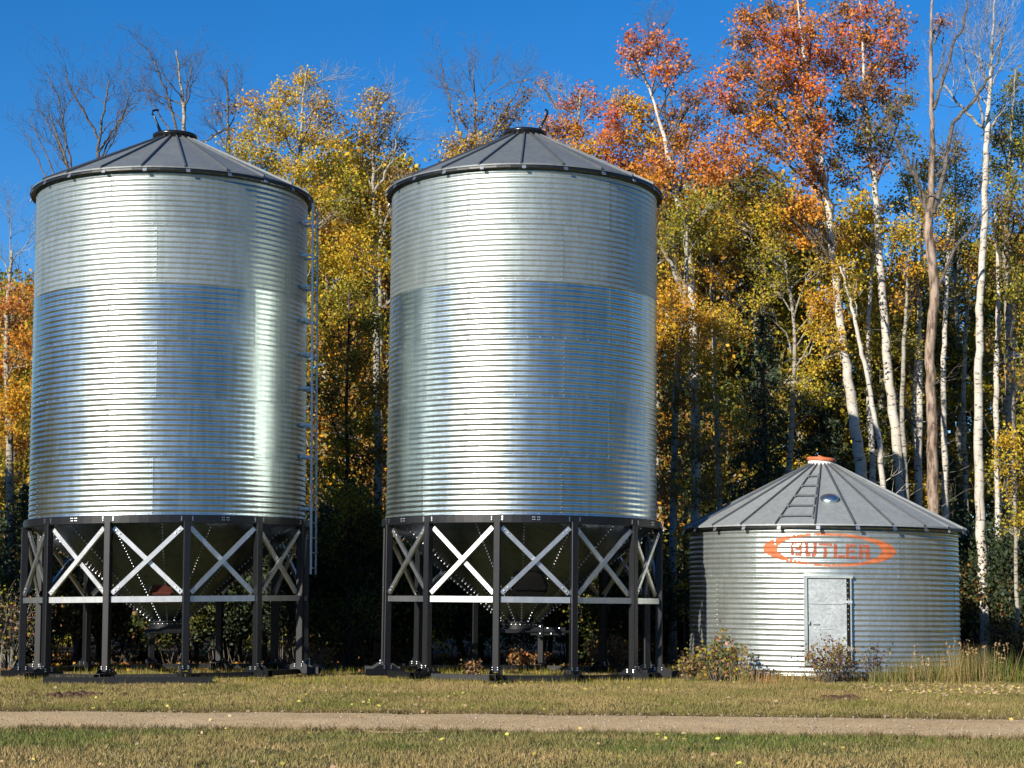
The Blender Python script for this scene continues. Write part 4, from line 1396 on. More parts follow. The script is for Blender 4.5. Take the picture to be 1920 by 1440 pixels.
tree('yellow_aspen', 'loose gold and olive aspen between the white trunks, mid height', F, [(1722, GB, 46, 15), (1722, 900, 46, 13), (1725, 640, 46, 10), (1715, 450, 46, 6), (1705, 330, 46, 2)],
     [(1700, 330, 40, .7, ('OL', 'YG')), (1740, 300, 40, .6, ('YO', 'YG', 'P')), (1690, 380, 40, .8, ('YG', 'OL')), (1735, 400, 40, .9, ('Y', 'G')), (1700, 440, 44, .9, ('Y', 'YG')), (1680, 500, 46, .8, ('YG', 'OL')), (1720, 520, 44, .8, ('Y', 'OL')),
      (1650, 540, 44, .8, ('Y', 'OL')), (1690, 580, 46, .8, ('Y', 'OL')), (1630, 590, 40, .8, ('Y', 'YG')), (1670, 640, 46, .7, ('OL', 'YG')), (1620, 660, 40, .6, ('Y', 'OL')), (1710, 650, 40, .6, ('OL', 'YG')), (1650, 720, 40, .6, ('OL', 'YG'))], M_BIRCH, 116, dens=0.9, twigm=M_TWIG, stub=5)
tree('dead_tree', 'thick brown barked dead tree with forked bare limbs', F, [(1756, GB, 41.5, 24), (1752, 1000, 41.5, 22), (1748, 820, 41.5, 21), (1744, 660, 41.5, 19), (1752, 540, 41.5, 19), (1741, 430, 41.5, 18), (1745, 380, 41.5, 14), (1748, 280, 41.5, 10), (1746, 160, 41.5, 8), (1746, 50, 41.5, 6), (1750, -25, 41.5, 3)],
     [(1768, 38, 20, .9, ('RB', 'P')), (1752, 55, 14, .6, ('RB', 'TAN'))], M_BROWN, 117,
     limbs=[[(1750, 400, 13), (1768, 330, 10), (1785, 240, 8), (1820, 195, 7), (1858, 140, 5), (1878, 85, 3.5), (1874, 40, 2)], [(1744, 420, 11), (1728, 360, 9), (1700, 300, 7), (1680, 260, 6), (1665, 220, 4)],
            [(1750, 205, 8), (1768, 150, 6), (1790, 80, 5), (1808, 40, 4), (1812, -20, 2.5)], [(1755, 330, 7), (1782, 300, 5), (1800, 260, 3)], [(1752, 560, 8), (1790, 470, 6), (1830, 420, 4), (1860, 380, 2)],
            [(1748, 160, 4), (1770, 110, 3), (1765, 60, 2)], [(1728, 380, 5), (1715, 330, 3), (1690, 310, 2)]], stub=5, twigm=M_TWIG)
tree('white_birch', 'slender bright white birch with thin leafless top near the right edge', F, [(1848, GB, 42.5, 21), (1845, 1130, 42.5, 19), (1836, 900, 42.5, 18), (1835, 700, 42.5, 16), (1838, 560, 42.5, 14), (1845, 420, 42.5, 13), (1849, 280, 42.5, 11), (1855, 180, 42.5, 8), (1860, 80, 42.5, 5), (1866, -10, 42.5, 2)],
     [], M_BIRCH, 118, limbs=[[(1849, 245, 6), (1815, 215, 5), (1785, 180, 4), (1770, 155, 3)], [(1850, 250, 6), (1872, 215, 4), (1892, 180, 2)], [(1846, 245, 5), (1836, 190, 4), (1815, 130, 3), (1805, 90, 1.6)], [(1858, 120, 4), (1880, 70, 2.5), (1888, 30, 1.5)],
                              [(1852, 170, 3), (1835, 100, 2), (1842, 40, 1.2)]], bare=[(1830, 110, 80), (1870, 60, 80), (1810, 160, 70), (1890, 110, 70), (1850, 40, 70), (1800, 90, 60)], stub=3, twigm=M_ASPEN)
tree('olive_aspen', 'dark trunked olive and gold tree at the right edge of photo', F, [(1897, GB, 44, 24), (1896, 900, 44, 21), (1892, 650, 44, 17), (1885, 450, 44, 12), (1893, 300, 44, 7), (1905, 130, 44, 3)],
     [(1905, 160, 36, .7, ('OL', 'YG')), (1880, 200, 40, .8, ('OL', 'GR')), (1915, 220, 40, .9, ('OL', 'GR')), (1865, 250, 36, .7, ('OL', 'TAN')), (1895, 270, 46, 1, ('OL', 'GR')), (1930, 290, 46, 1, ('OL', 'YG')), (1870, 310, 40, .8, ('OL', 'YG')),
      (1900, 345, 46, .9, ('YG', 'OL')), (1915, 400, 44, .8, ('YG', 'YO')), (1870, 380, 40, .6, ('OL', 'BR')), (1880, 440, 40, .5, ('OL', 'BR')), (1915, 470, 44, .6, ('OL', 'YO')), (1900, 540, 44, .5, ('OL', 'YG')), (1915, 610, 40, .6, ('Y', 'OL')),
      (1870, 520, 40, .4, ('OL', 'BR')), (1915, 700, 44, .5, ('YO', 'OL')), (1865, 640, 40, .35, ('OL', 'BR'))], M_ASPEN, 119, dens=0.95, twigm=M_TWIG,
     limbs=[[(1890, 480, 7), (1915, 430, 5), (1940, 400, 4)], [(1886, 430, 6), (1905, 330, 4)]], stub=6)
tree('yellow_sapling', 'bright yellow sapling low at the right edge', F, [(1907, GB, 40.5, 9), (1905, 1000, 40.5, 7), (1898, 800, 40.5, 3)],
     [(1898, 820, 34, 1, ('Y', 'G')), (1915, 860, 36, 1, ('Y', 'YG')), (1885, 870, 30, .9, ('YG', 'Y')), (1905, 920, 36, 1, ('YG', 'Y')), (1915, 970, 32, .8, ('YG', 'Y')), (1895, 990, 24, .5, ('YG', 'OL'))], M_ASPEN, 120)
tree('olive_aspen', 'hazy olive tree filling the gap between dead tree and white birch', F, [(1800, GB, 50, 13), (1800, 900, 50, 12), (1795, 650, 50, 10), (1790, 430, 50, 6), (1795, 270, 50, 2)],
     [(1790, 290, 44, .7, ('OL', 'TAN')), (1755, 320, 44, .7, ('OL', 'YG')), (1815, 340, 46, .7, ('OL', 'TAN')), (1780, 370, 50, .8, ('YG', 'OL')), (1810, 420, 50, .8, ('Y', 'OL')), (1770, 450, 50, .8, ('Y', 'OL')), (1820, 480, 50, .7, ('OL', 'BR')),
      (1780, 530, 50, .6, ('OL', 'BR')), (1825, 570, 46, .6, ('OL', 'YG')), (1780, 620, 50, .5, ('OL', 'BR')), (1815, 680, 46, .5, ('OL', 'YG')), (1790, 850, 50, .6, ('YG', 'OL')), (1820, 900, 50, .7, ('OL', 'YG')), (1780, 950, 50, .8, ('DG', 'OL'))], M_ASPEN, 121, dens=0.9, twigm=M_TWIG, stub=4)
# slim trunks standing between the bigger ones
tree('slim_birch', 'thin crooked white birch stem leaning left behind the low bin roof', F, [(1668, GB, 42, 12), (1655, 900, 42, 11), (1632, 740, 42, 9), (1612, 640, 42, 8), (1596, 570, 42, 6), (1575, 500, 42, 3)],
     [(1580, 500, 34, .7, ('Y', 'G')), (1600, 540, 30, .6, ('Y', 'OL'))], M_BIRCH, 122, stub=8)
tree('slim_birch', 'thin upright white birch stem just left of the dead tree', F, [(1722, GB, 47, 14), (1720, 900, 47, 13), (1716, 750, 47, 11), (1722, 600, 47, 9), (1730, 420, 47, 5), (1735, 300, 47, 2)],
     [(1735, 330, 36, .6, ('OL', 'YG')), (1720, 380, 36, .6, ('YG', 'Y'))], M_BIRCH, 123, stub=6)
tree('slim_birch', 'distant pale stem between dead tree and slender white birch', F, [(1790, GB, 56, 11), (1788, 800, 56, 9), (1795, 560, 56, 6), (1800, 400, 56, 2)],
     [(1800, 420, 36, .5, ('OL', 'YG')), (1790, 470, 36, .5, ('Y', 'OL'))], M_ASPEN, 124, stub=3)
tree('slim_birch', 'pale stem close to the right edge, standing before dark undergrowth', F, [(1903, GB, 46, 12), (1902, 1050, 46, 11), (1900, 900, 46, 10), (1902, 640, 46, 6), (1908, 500, 46, 2)],
     [(1908, 520, 36, .5, ('OL', 'Y')), (1900, 570, 36, .5, ('OL', 'Y'))], M_BIRCH, 125, stub=2)
for k_, (lab, yy, pts, bl) in enumerate((
        ('slim white stem just right of the leaning trunk, half hidden by gold leaves', 45, [(1640, 13), (1636, 900, 12), (1628, 700, 10), (1632, 540, 7), (1640, 430, 3)], [(1640, 450, 30, .7, ('Y', 'YO')), (1622, 500, 30, .6, ('Y', 'G'))]),
        ('slim pale stem between the second white trunk and the dead tree', 43, [(1706, 11), (1700, 950, 10), (1692, 760, 9), (1698, 600, 7), (1704, 480, 3)], [(1704, 500, 32, .6, ('Y', 'YO')), (1690, 560, 30, .5, ('YO', 'BR'))]),
        ('pale mottled stem touching the right side of the dead tree', 46, [(1775, 13), (1772, 900, 12), (1768, 700, 10), (1776, 520, 8), (1782, 380, 3)], [(1785, 400, 34, .6, ('Y', 'YG')), (1765, 450, 30, .6, ('Y', 'YO'))]),
        ('slim pale stem immediately left of the slender white birch', 47, [(1815, 12), (1812, 950, 11), (1806, 760, 9), (1812, 600, 7), (1818, 470, 3)], [(1818, 480, 34, .5, ('YO', 'OL')), (1805, 540, 30, .4, ('Y', 'OL'))]),
        ('slim pale stem between the slender white birch and right edge', 45, [(1876, 14), (1872, 950, 13), (1868, 760, 11), (1872, 560, 9), (1866, 400, 4)], [(1868, 420, 34, .5, ('YG', 'OL')), (1880, 480, 30, .4, ('Y', 'OL'))]),
        ('slim grey stem in the yellow foliage beside the middle bin', 44.5, [(1352, 12), (1348, 900, 11), (1340, 700, 9), (1336, 560, 7), (1330, 440, 3)], [(1330, 460, 36, .7, ('Y', 'YG')), (1345, 520, 34, .7, ('Y', 'YO'))]))):
    tree('slim_birch', lab, F, [(pts[0][0], GB, yy, pts[0][1])] + [(a_, b_, yy, c_) for a_, b_, c_ in pts[1:]], bl, M_BIRCH if k_ % 2 == 0 else M_ASPEN, 140 + k_, stub=5, twigm=M_TWIG)
# spruces
sp0 = spruce('spruce_tree', 'dark blue green spruce rising directly behind the low bin peak', P(1440, GB, 45.5), 9.4, 1.9, 201)
sp1 = spruce('spruce_tree', 'dark spruce behind the leaning white trunk', P(1545, GB, 48), 9.2, 1.8, 202, ('DG', 'SP'))
sp2 = spruce('spruce_tree', 'shaded spruce at the left edge beside ladder bin legs', P(30, GB, 42.5), 4.6, 1.3, 203, ('DG', 'SP'))
tree('leaf_vine', 'string of yellow vine leaves hanging in the dark beside the low bin', 'vine', [(1284, GB, 38.6, 4), (1284, 1050, 38.6, 3), (1282, 880, 38.6, 1.5)],
     [(1282, 900, 13, 1.6, ('YO', 'G'), 0), (1286, 950, 12, 1.5, ('YO', 'BR'), 0), (1281, 1000, 12, 1.5, ('G', 'YO'), 0), (1286, 1050, 11, 1.5, ('YG', 'G'), 0), (1283, 1100, 12, 1.8, ('YG', 'G'), 0), (1287, 1150, 10, 1.8, ('G', 'YO'), 0)], M_TWIG, 130, leaf=0.075)

# the wood behind: a second row of whole trees, then the depth of the wood as one mass
def mass(name, label, cat, places, keep, grow, mat=None, stem=8.5):
    """places: (proto, x, y, turn, sx, sz); thinned and enlarged leaves of the protos, one object"""
    r = np.random.default_rng(len(places))
    VV, CCs = [], []
    for (src, x, y, a, sx, sz) in places:
        V, c = LEAVES[src.name]
        V, c = V.reshape(-1, 4, 3), c.reshape(-1, 4, 3)
        k = r.random(len(V)) < keep
        V, c = V[k], c[k]
        mid = V.mean(1, keepdims=True)
        V = mid * np.array([sx, sx, sz]) + (V - mid) * grow
        ca, sa = math.cos(a), math.sin(a)
        V = np.stack([V[..., 0] * ca - V[..., 1] * sa + x, V[..., 0] * sa + V[..., 1] * ca + y, V[..., 2]], -1)
        VV.append(V.reshape(-1, 3))
        CCs.append(c.reshape(-1, 3))
        T, tq = prisms([(x, y, -0.05)], [(x + r.normal() * 0.3, y, stem * sz)], 0.10 * sx, 0.03, 4)
        VV.append(T[tq].reshape(-1, 3))
        CCs.append(np.tile([0.27, 0.25, 0.20], (tq.size, 1)))
    V = np.concatenate(VV)
    return tag(add(name, mesh(name, V, np.arange(len(V)).reshape(-1, 4), mat=mat or M_LEAF, col=np.concatenate(CCs))), label, cat, kind='stuff')


GRP = 'second row of trees in the wood'
# tops stay below the front row's skyline, with a gap of sky left of the white birch
PXL = [0, 60, 440, 520, 740, 800, 1000, 1230, 1400, 1550, 1640, 1740, 1760, 1800, 1830, 1920]
TOP = [640, 620, 560, 420, 440, 480, 420, 450, 480, 545, 600, 640, 800, 820, 640, 560]
KEYS = (('YG', 'OL'), ('Y', 'YG', 'OL'), ('OL', 'DG'), ('OL', 'BR', 'YO'))
r = np.random.default_rng(77)
proto = {}
for px, kd, lab in ((12, 0, 'dim yellow green tree behind the russet tree at the left edge'), (66, 1, 'dim golden tree just left of the ladder bin wall'),
                    (606, 1, 'dim golden tree right beside the ladder, behind the golden aspen'), (655, 3, 'dim olive tree in the middle of the gap between hopper bins'),
                    (706, 3, 'dim olive brown tree against the left wall of the middle bin'), (1235, 3, 'dim olive brown tree against the right wall of the middle bin'),
                    (1310, 2, 'dark olive tree behind the yellow leaves right of the middle bin'), (1368, 3, 'tall olive brown tree left of the dark spruce'),
                    (1425, 2, 'dark green leafy tree behind the blue green spruce'), (1508, 1, 'dim golden tree above the low bin peak, behind the yellow aspen'),
                    (1585, 0, 'dim yellow green tree behind the leaning white trunk'), (1662, 2, 'dark green leafy tree behind the second white trunk'),
                    (1728, 1, 'dim golden tree just left of the dead tree, in the shade'), (1838, 2, 'dark green leafy tree behind the slender white birch'),
                    (1895, 0, 'dim yellow green tree behind the trunks at the right edge')):
    Y = 50 + r.uniform(-1.0, 1.0)
    x = P(px, 1100, Y)[0]
    if kd not in proto:
        rr_ = np.random.default_rng(300 + kd)
        bl = [(960 + rr_.normal() * 55, y, 52, .9, KEYS[kd]) for y in np.linspace(480, 1210, 30)]
        proto[kd] = o = tree('wood_tree', lab, F, [(960, GB, 54, 16), (962, 800, 54, 12), (958, 480, 54, 3)], bl, M_ASPEN, 310 + kd, leaf=0.115, dens=1.0, group=GRP, stub=4)
    else:
        o = copy_tree(proto[kd], (0, 0, 0), 0, 1)
        o['label'] = lab
    k = max(P(960, np.interp(px, PXL, TOP) + r.uniform(-20, 50), Y)[2], 2.5) / 10.6
    o.location = (x, Y, 0)
    o.rotation_euler = (0, 0, r.uniform(0, 6.28))
    o.scale = (0.55 + 0.5 * k, 0.55 + 0.5 * k, k)
places = []
for Y, x0, x1, step in ((54.5, -17.5, 20, 2.0), (61, -20, 22, 2.2), (69, -22, 25, 2.4)):
    x = x0
    while x < x1:
        xx, yy = x + r.normal() * 0.5, Y + r.normal() * 1.2
        px = 960 + xx / yy * FPX
        x += step
        if 170 < px < 470 or 820 < px < 1140:          # wholly behind the bins
            continue
        k = max(P(960, np.interp(px, PXL, TOP) + r.uniform(-20, 60), yy)[2], 2.5) / 10.6
        places.append((proto[int(r.integers(0, 4))], xx, yy, r.uniform(0, 6.28), 0.55 + 0.5 * k, k))
mass('far_wood', 'mass of dim autumn foliage deep in the wood', 'wood', places, 0.5, 1.35)
side = [(proto[k_ % 4], x, y, k_ * 1.3, sc_, sc_) for k_, (x, y, sc_) in enumerate(
    ((-14.4, 36.0, 0.66), (-16.5, 38.5, 0.5), (-15.2, 39.8, 0.5), (-17.0, 35.0, 0.6), (-14.0, 38.0, 0.45), (13.5, 36.5, 0.6), (15.0, 33.5, 0.8), (16.5, 37.0, 1.0), (15.0, 40.5, 0.9), (18.0, 31.0, 0.9)))]
mass('wood_margin', 'edge of the wood going on to both sides of the bins', 'wood', side, 0.6, 1.3)
for px, Y, sc_, lab in ((1500, 52, 0.8, 'shaded spruce low behind the low bin peak'), (1668, 47, 0.62, 'shaded spruce among the pale stems left of the dead tree'), (1790, 47, 0.62, 'small shaded spruce between dead tree and slender white birch'), (268, 45, 0.5, 'shaded spruce behind the ladder bin throat')):
    o = copy_tree(sp1, (P(px, 1100, Y)[0], Y, 0), r.uniform(0, 6.28), sc_)
    tag(o, lab)


# undergrowth shrubs along the edge of the wood
def shrub(name, label, base, H, Wd, keys, seed, n=1500, leaf=0.06, stems=14, group=None, barkm=None):
    r = np.random.default_rng(seed)
    root = empty(name, (base[0], base[1], 0))
    tag(root, label, 'shrub', group)
    m = MB()
    pts = []
    for i in range(stems):
        a = r.uniform(0, 6.28)
        e = np.array([math.cos(a) * Wd * r.uniform(0.15, 1), math.sin(a) * Wd * r.uniform(0.1, 0.8), H * r.uniform(0.55, 1.0)])
        e[2] *= 1 - 0.45 * (math.hypot(e[0], e[1]) / Wd) ** 2
        s = np.array([math.cos(a) * Wd * 0.15, math.sin(a) * Wd * 0.15, -0.03])
        w = wiggle(s, e, r, 0.22, 6, 0.25)
        m.tube(w, np.linspace(0.012, 0.004, 6), 4, caps=False)
        pts.append(w)
    segs = []
    for w in pts:
        for _ in range(4):
            k = r.integers(2, 6)
            d = r.normal(size=3)
            d[2] = abs(d[2])
            d /= np.linalg.norm(d)
            twig_spray(segs, w[k], d, H * r.uniform(0.12, 0.28), 0.005, 1, r)
    s0, s1, q0, q1 = (np.array(x) for x in zip(*segs))
    m.raw(*prisms(s0, s1, q0, q1))
    add('stems', m.build('stems', barkm or M_TWIG), root)
    P_ = np.concatenate([s1, np.concatenate(pts)[:, :]])
    k = r.integers(0, len(s1), n)
    C = s1[k] + r.normal(size=(n, 3)) * 0.055 * (0.5 + H)
    C[:, 2] = np.maximum(C[:, 2], 0.03)
    V, q = leaf_quads(C, leaf, r)
    LEAVES[root.name] = (V, np.repeat(colours(keys, n, r), 4, 0))
    add('foliage', mesh('foliage', V, q, mat=M_LEAF, col=np.repeat(colours(keys, n, r), 4, 0)), root, kind='stuff')
    return root


GRS = 'shaded shrubs along the edge of the wood'
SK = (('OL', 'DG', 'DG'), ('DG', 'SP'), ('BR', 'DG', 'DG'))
ps = {}
for px, kd, sc_, lab in ((18, 0, 0.9, 'dark olive shrub low at the left edge'), (112, 2, 1.1, 'brownish shrub seen between the leftmost legs of the ladder bin'), (228, 2, 1.1, 'brownish shrub seen left of the ladder bin throat'),
                         (330, 0, 0.9, 'dark olive shrub right behind the ladder bin throat'), (425, 1, 1.05, 'dark green shrub seen right of the ladder bin throat'), (545, 1, 1.1, 'dark green shrub behind the rightmost legs of the ladder bin'),
                         (660, 1, 1.3, 'dark green shrub at the foot of the gap between hopper bins'), (785, 0, 1.1, 'dark olive shrub behind leftmost legs of middle bin'), (872, 1, 1.05, 'dark green shrub left of the middle bin throat'),
                         (975, 0, 0.85, 'dark olive shrub right behind the middle bin throat'), (1078, 0, 1.05, 'dark olive shrub right of the middle bin throat'), (1178, 2, 1.1, 'brownish shrub behind the rightmost legs of middle bin'),
                         (1262, 2, 1.1, 'brownish shrub in the gap between middle bin and low bin'), (1840, 2, 1.1, 'brownish shrub at the foot of the slender white birch'), (1900, 1, 1.0, 'dark green shrub at the right edge under the yellow sapling')):
    Y = 42.8 + r.uniform(-0.5, 0.5)
    if kd not in ps:
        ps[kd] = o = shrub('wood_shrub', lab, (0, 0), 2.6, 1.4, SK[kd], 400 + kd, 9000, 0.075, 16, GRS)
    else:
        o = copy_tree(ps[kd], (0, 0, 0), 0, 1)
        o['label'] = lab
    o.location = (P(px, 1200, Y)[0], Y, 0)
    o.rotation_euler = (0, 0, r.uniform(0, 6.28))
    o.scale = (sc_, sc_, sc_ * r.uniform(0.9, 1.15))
places = []
for Y, step in ((45.5, 1.25), (48.5, 1.4)):
    x = -14.0
    while x < 15.0:
        k = r.uniform(0.8, 1.35)
        places.append((ps[int(r.integers(0, 3))], x + r.normal() * 0.3, Y + r.normal() * 0.6, r.uniform(0, 6.28), k, k * 1.1))
        x += step
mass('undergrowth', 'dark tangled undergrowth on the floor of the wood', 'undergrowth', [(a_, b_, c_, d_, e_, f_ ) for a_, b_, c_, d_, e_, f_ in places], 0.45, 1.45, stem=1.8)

# individual plants in front
shrub('leafy_bush', 'green and yellow bush at the left foot of the low bin', P(1345, 1279, 33.6), 0.86, 0.36, ('YG', 'OL', 'GR', 'P'), 501, 620, 0.06, 16)
shrub('leafy_bush', 'reddish tinged bush just right of the green one at the low bin', P(1378, 1282, 33.4), 0.70, 0.33, ('OL', 'TAN', 'P', 'YG'), 502, 420, 0.055, 14)
shrub('leafy_bush', 'low dull bush between middle bin legs and low bin', P(1290, 1280, 33.8), 0.55, 0.36, ('OL', 'BR', 'TAN'), 503, 420, 0.05, 12)
shrub('rose_bush', 'dark red brown rose bush growing in front of the low bin door', P(1560, 1287, 33.0), 0.80, 0.78, ('MAR', 'BR', 'BR', 'OL'), 504, 760, 0.05, 30)
shrub('rose_bush', 'small dark weed sprig right of the low bin door', P(1640, 1284, 33.0), 0.72, 0.22, ('MAR', 'DG'), 505, 110, 0.05, 6)
shrub('weed_clump', 'dry tan weeds beside the middle bin front leg', P(885, 1275, 34.2), 0.42, 0.24, ('TAN', 'RB', 'BR'), 506, 380, 0.04, 14)
shrub('brush_heap', 'brown leafy brush heap behind the right legs of middle bin', P(1140, 1263, 39.0), 0.75, 1.0, ('RB', 'BR', 'TAN'), 507, 700, 0.07, 22)
shrub('brush_heap', 'low russet brush under the middle bin slide gate', P(985, 1264, 38.6), 0.45, 0.8, ('RB', 'BR', 'TAN'), 508, 500, 0.06, 18)
shrub('twiggy_bush', 'pale twiggy bush with pinkish leaves left of ladder bin legs', P(12, 1268, 38.5), 1.9, 0.75, ('P', 'TAN', 'YG', 'OL'), 509, 800, 0.06, 26, barkm=M_ASPEN)
shrub('twiggy_bush', 'small russet bush between the two hopper bins', P(600, 1266, 38.5), 0.5, 0.4, ('RB', 'TAN', 'BR'), 510, 260, 0.05, 12)
shrub('leafy_bush', 'rusty leaved bush in shade right of the low bin', P(1880, 1240, 40.0), 1.3, 0.8, ('BR', 'OL', 'DG'), 511, 800, 0.06, 18)


# ------------------------------------------------------------------ grass, weeds and fallen leaves
def blades(x, y, h, w, colr, r, z0=0.0, lean=0.45):
    n = len(x)
    a = r.uniform(0, 2 * math.pi, n)
    d = np.stack([np.cos(a), np.sin(a), np.zeros(n)], -1) * (w / 2)[:, None]
    b = np.stack([x, y, np.full(n, z0)], -1)
    ln = r.normal(size=(n, 2)) * lean * h[:, None]
    tip = b + np.stack([ln[:, 0], ln[:, 1], h], -1)
    V = np.stack([b - d, b + d, tip], 1).reshape(-1, 3)
    return V, np.arange(3 * n).reshape(-1, 3), np.repeat(colr, 3, 0)


r = np.random.default_rng(900)
n = 420000
y = np.sqrt(r.uniform(13.8 ** 2, 39.5 ** 2, n))
x = r.uniform(-1, 1, n) * (0.31 * y + 0.5)
off = r.normal(size=n) * 0.06
keep = ~((y > road_near(x) + 0.12 + off) & (y < road_far(x) - 0.10 + off))
keep &= ~((np.hypot(x - bin3.location.x, y - bin3.location.y) < R3))
keep &= (y < 36.8) | (r.random(n) < np.clip((39.5 - y) / 2.7, 0, 1))
thin = vnoise(x, y, 0.8, 41) * 0.6 + vnoise(x, y, 0.25, 42) * 0.4
keep &= r.random(n) < 0.15 + 1.5 * thin
x, y, thin = x[keep], y[keep], thin[keep]
n = len(x)
h = r.uniform(0.02, 0.062, n) * (0.45 + 1.05 * thin)
h *= np.where(y > 30.5, 1.25, 1.0)
c = lawn_colour(x, y, r.random(n))
V, t, cc = blades(x, y, h, r.uniform(0.008, 0.015, n), c, r)
tag(add('lawn_grass', mesh('lawn_grass', V, tris=t, mat=M_GRASS, col=cc)), 'short patchy mown grass on both sides of the lane', 'grass', kind='stuff')

# tufts that break up the turf, ragged tufts on both edges of the lane and a few weeds in it
nt_ = 2600
ty = np.sqrt(r.uniform(14.2 ** 2, 32.5 ** 2, nt_))
tx = r.uniform(-1, 1, nt_) * (0.31 * ty + 0.3)
ok = ((ty < road_near(tx) - 0.1) | (ty > road_far(tx) + 0.1)) & (vnoise(tx, ty, 1.6, 81) > 0.42)
tx, ty = tx[ok], ty[ok]
ex = r.uniform(-9, 9, 900)
ey = np.where(r.random(900) < 0.55, road_near(ex) + r.normal(size=900) * 0.09, road_far(ex) + r.normal(size=900) * 0.10)
wx = np.concatenate([P(p_, 1345, 22.6)[0] + r.normal(size=7) * w_ for p_, w_ in ((175, .22), (285, .1), (350, .25), (415, .12), (540, .2), (1290, .2), (1560, .3))])
wy = (road_near(wx) + road_far(wx)) / 2 + 0.35 + r.normal(size=len(wx)) * 0.05
TX, TY = np.concatenate([tx, ex, wx]), np.concatenate([ty, ey, wy])
kb = 14
bxs = np.repeat(TX, kb) + r.normal(size=len(TX) * kb) * 0.035
bys = np.repeat(TY, kb) + r.normal(size=len(TX) * kb) * 0.035
hs = r.uniform(0.04, 0.105, len(bxs)) * np.repeat(r.uniform(0.6, 1.15, len(TX)), kb)
tc_ = np.concatenate([lawn_colour(tx, ty, r.random(len(tx))) * r.uniform(0.55, 1.0, (len(tx), 1)), np.tile([0.15, 0.115, 0.045], (900, 1)) * r.uniform(0.6, 1.5, (900, 1)), np.tile([0.11, 0.07, 0.04], (len(wx), 1))])
hs[-len(wx) * kb:] *= 0.55
V, t, cc = blades(bxs, bys, hs, r.uniform(0.008, 0.014, len(bxs)), np.repeat(tc_, kb, 0), r, 0.0, 0.5)
tag(add('grass_tufts', mesh('grass_tufts', V, tris=t, mat=M_GRASS, col=cc)), 'longer ragged grass tufts in the turf and along the lane edges', 'grass', kind='stuff')

# taller unmown grass round the bins
parts = []


def patch(cx, cy_, sx, sy, n, h0, h1, cols_, w=(0.006, 0.012), lean=0.22):
    x = cx + r.normal(size=n) * sx
    y = cy_ + r.normal(size=n) * sy
    k = np.hypot(x - bin3.location.x, y - bin3.location.y) > R3 + 0.03
    x, y = x[k], y[k]
    n = len(x)
    parts.append(blades(x, y, r.uniform(h0, h1, n), r.uniform(*w, n), colours(cols_, n, r), r, 0.0, lean))


bx, by = bin3.location.x, bin3.location.y
for a in np.radians(np.arange(-75, 80, 3.0)):
    xx, yy = bx + (R3 + 0.25) * math.sin(a - AZ3), by - (R3 + 0.25) * math.cos(a - AZ3)
    patch(xx, yy, 0.16, 0.16, 130, 0.08, 0.30, ('OL', 'TAN', 'GR', 'BR'))
for px, n_, h0, h1, cl in ((1400, 120, .15, .40, ('TAN', 'OL')), (1440, 120, .12, .35, ('TAN', 'RB')), (1480, 150, .1, .3, ('TAN', 'OL')), (1655, 260, .15, .45, ('OL', 'GR', 'TAN')), (1700, 420, .2, .6, ('OL', 'GR', 'TAN')),
                           (1745, 420, .2, .65, ('GR', 'OL', 'TAN')), (1780, 150, .3, .85, ('TAN', 'OL', 'TAN')), (1810, 500, .25, .8, ('GR', 'OL', 'TAN')), (1850, 520, .25, .8, ('GR', 'OL', 'TAN')), (1885, 420, .2, .65, ('OL', 'GR')), (1910, 250, .15, .4, ('OL', 'DG'))):
    q_ = P(px, 1290, 32.8 if px < 1700 else 33.3)
    patch(q_[0], q_[1], 0.16, 0.28, n_, h0, h1, cl, lean=0.16)
for px in range(0, 1300, 18):
    q_ = P(px, 1283, 33.0)
    patch(q_[0], q_[1] + r.uniform(-0.6, 0.5), 0.18, 0.25, 90, 0.05, 0.16, ('OL', 'YG', 'TAN', 'GR'))
for px in range(60, 1250, 22):
    patch(P(px, 1270, 36.8)[0], 36.8 + r.uniform(-0.8, 0.8), 0.25, 0.3, 60, 0.05, 0.2, ('OL', 'YG', 'GR'))
V = np.concatenate([p[0] for p in parts])
cc = np.concatenate([p[2] for p in parts])
tag(add('tall_grass', mesh('tall_grass', V, tris=np.arange(len(V)).reshape(-1, 3), mat=M_GRASS, col=cc)), 'unmown grass and weeds round the feet of the bins', 'grass', kind='stuff')

# seed heads standing over the tall grass right of the low bin
C, S0, S1 = [], [], []
for i in range(36):
    px = r.choice([r.uniform(1690, 1790), r.uniform(1790, 1905)], p=[0.35, 0.65])
    b_ = P(px, 1290, r.uniform(32.6, 33.6))
    b_[2] = 0
    hh = r.uniform(0.4, 0.85) if px > 1770 else r.uniform(0.35, 0.75)
    tip = b_ + np.array([r.normal() * 0.12, r.normal() * 0.1, hh])
    S0.append(b_); S1.append(tip)
    C.append(tip + r.normal(size=(9, 3)) * np.array([0.018, 0.018, 0.035]))
m = MB()
m.raw(*prisms(S0, S1, 0.004, 0.002))
V, q = leaf_quads(np.concatenate(C), 0.035, r)
nb = m.n
m.raw(V, q)
cc = np.tile(np.array(PAL['TAN']) * 1.25, (m.n, 1)) * r.uniform(0.8, 1.2, (m.n, 1))
sm = mesh('seed_heads', np.concatenate(m.v), np.concatenate(m.q), mat=M_GRASS, col=cc)
tag(add('seed_heads', sm), 'pale dry seed heads on stalks right of the low bin', 'grass', kind='stuff')

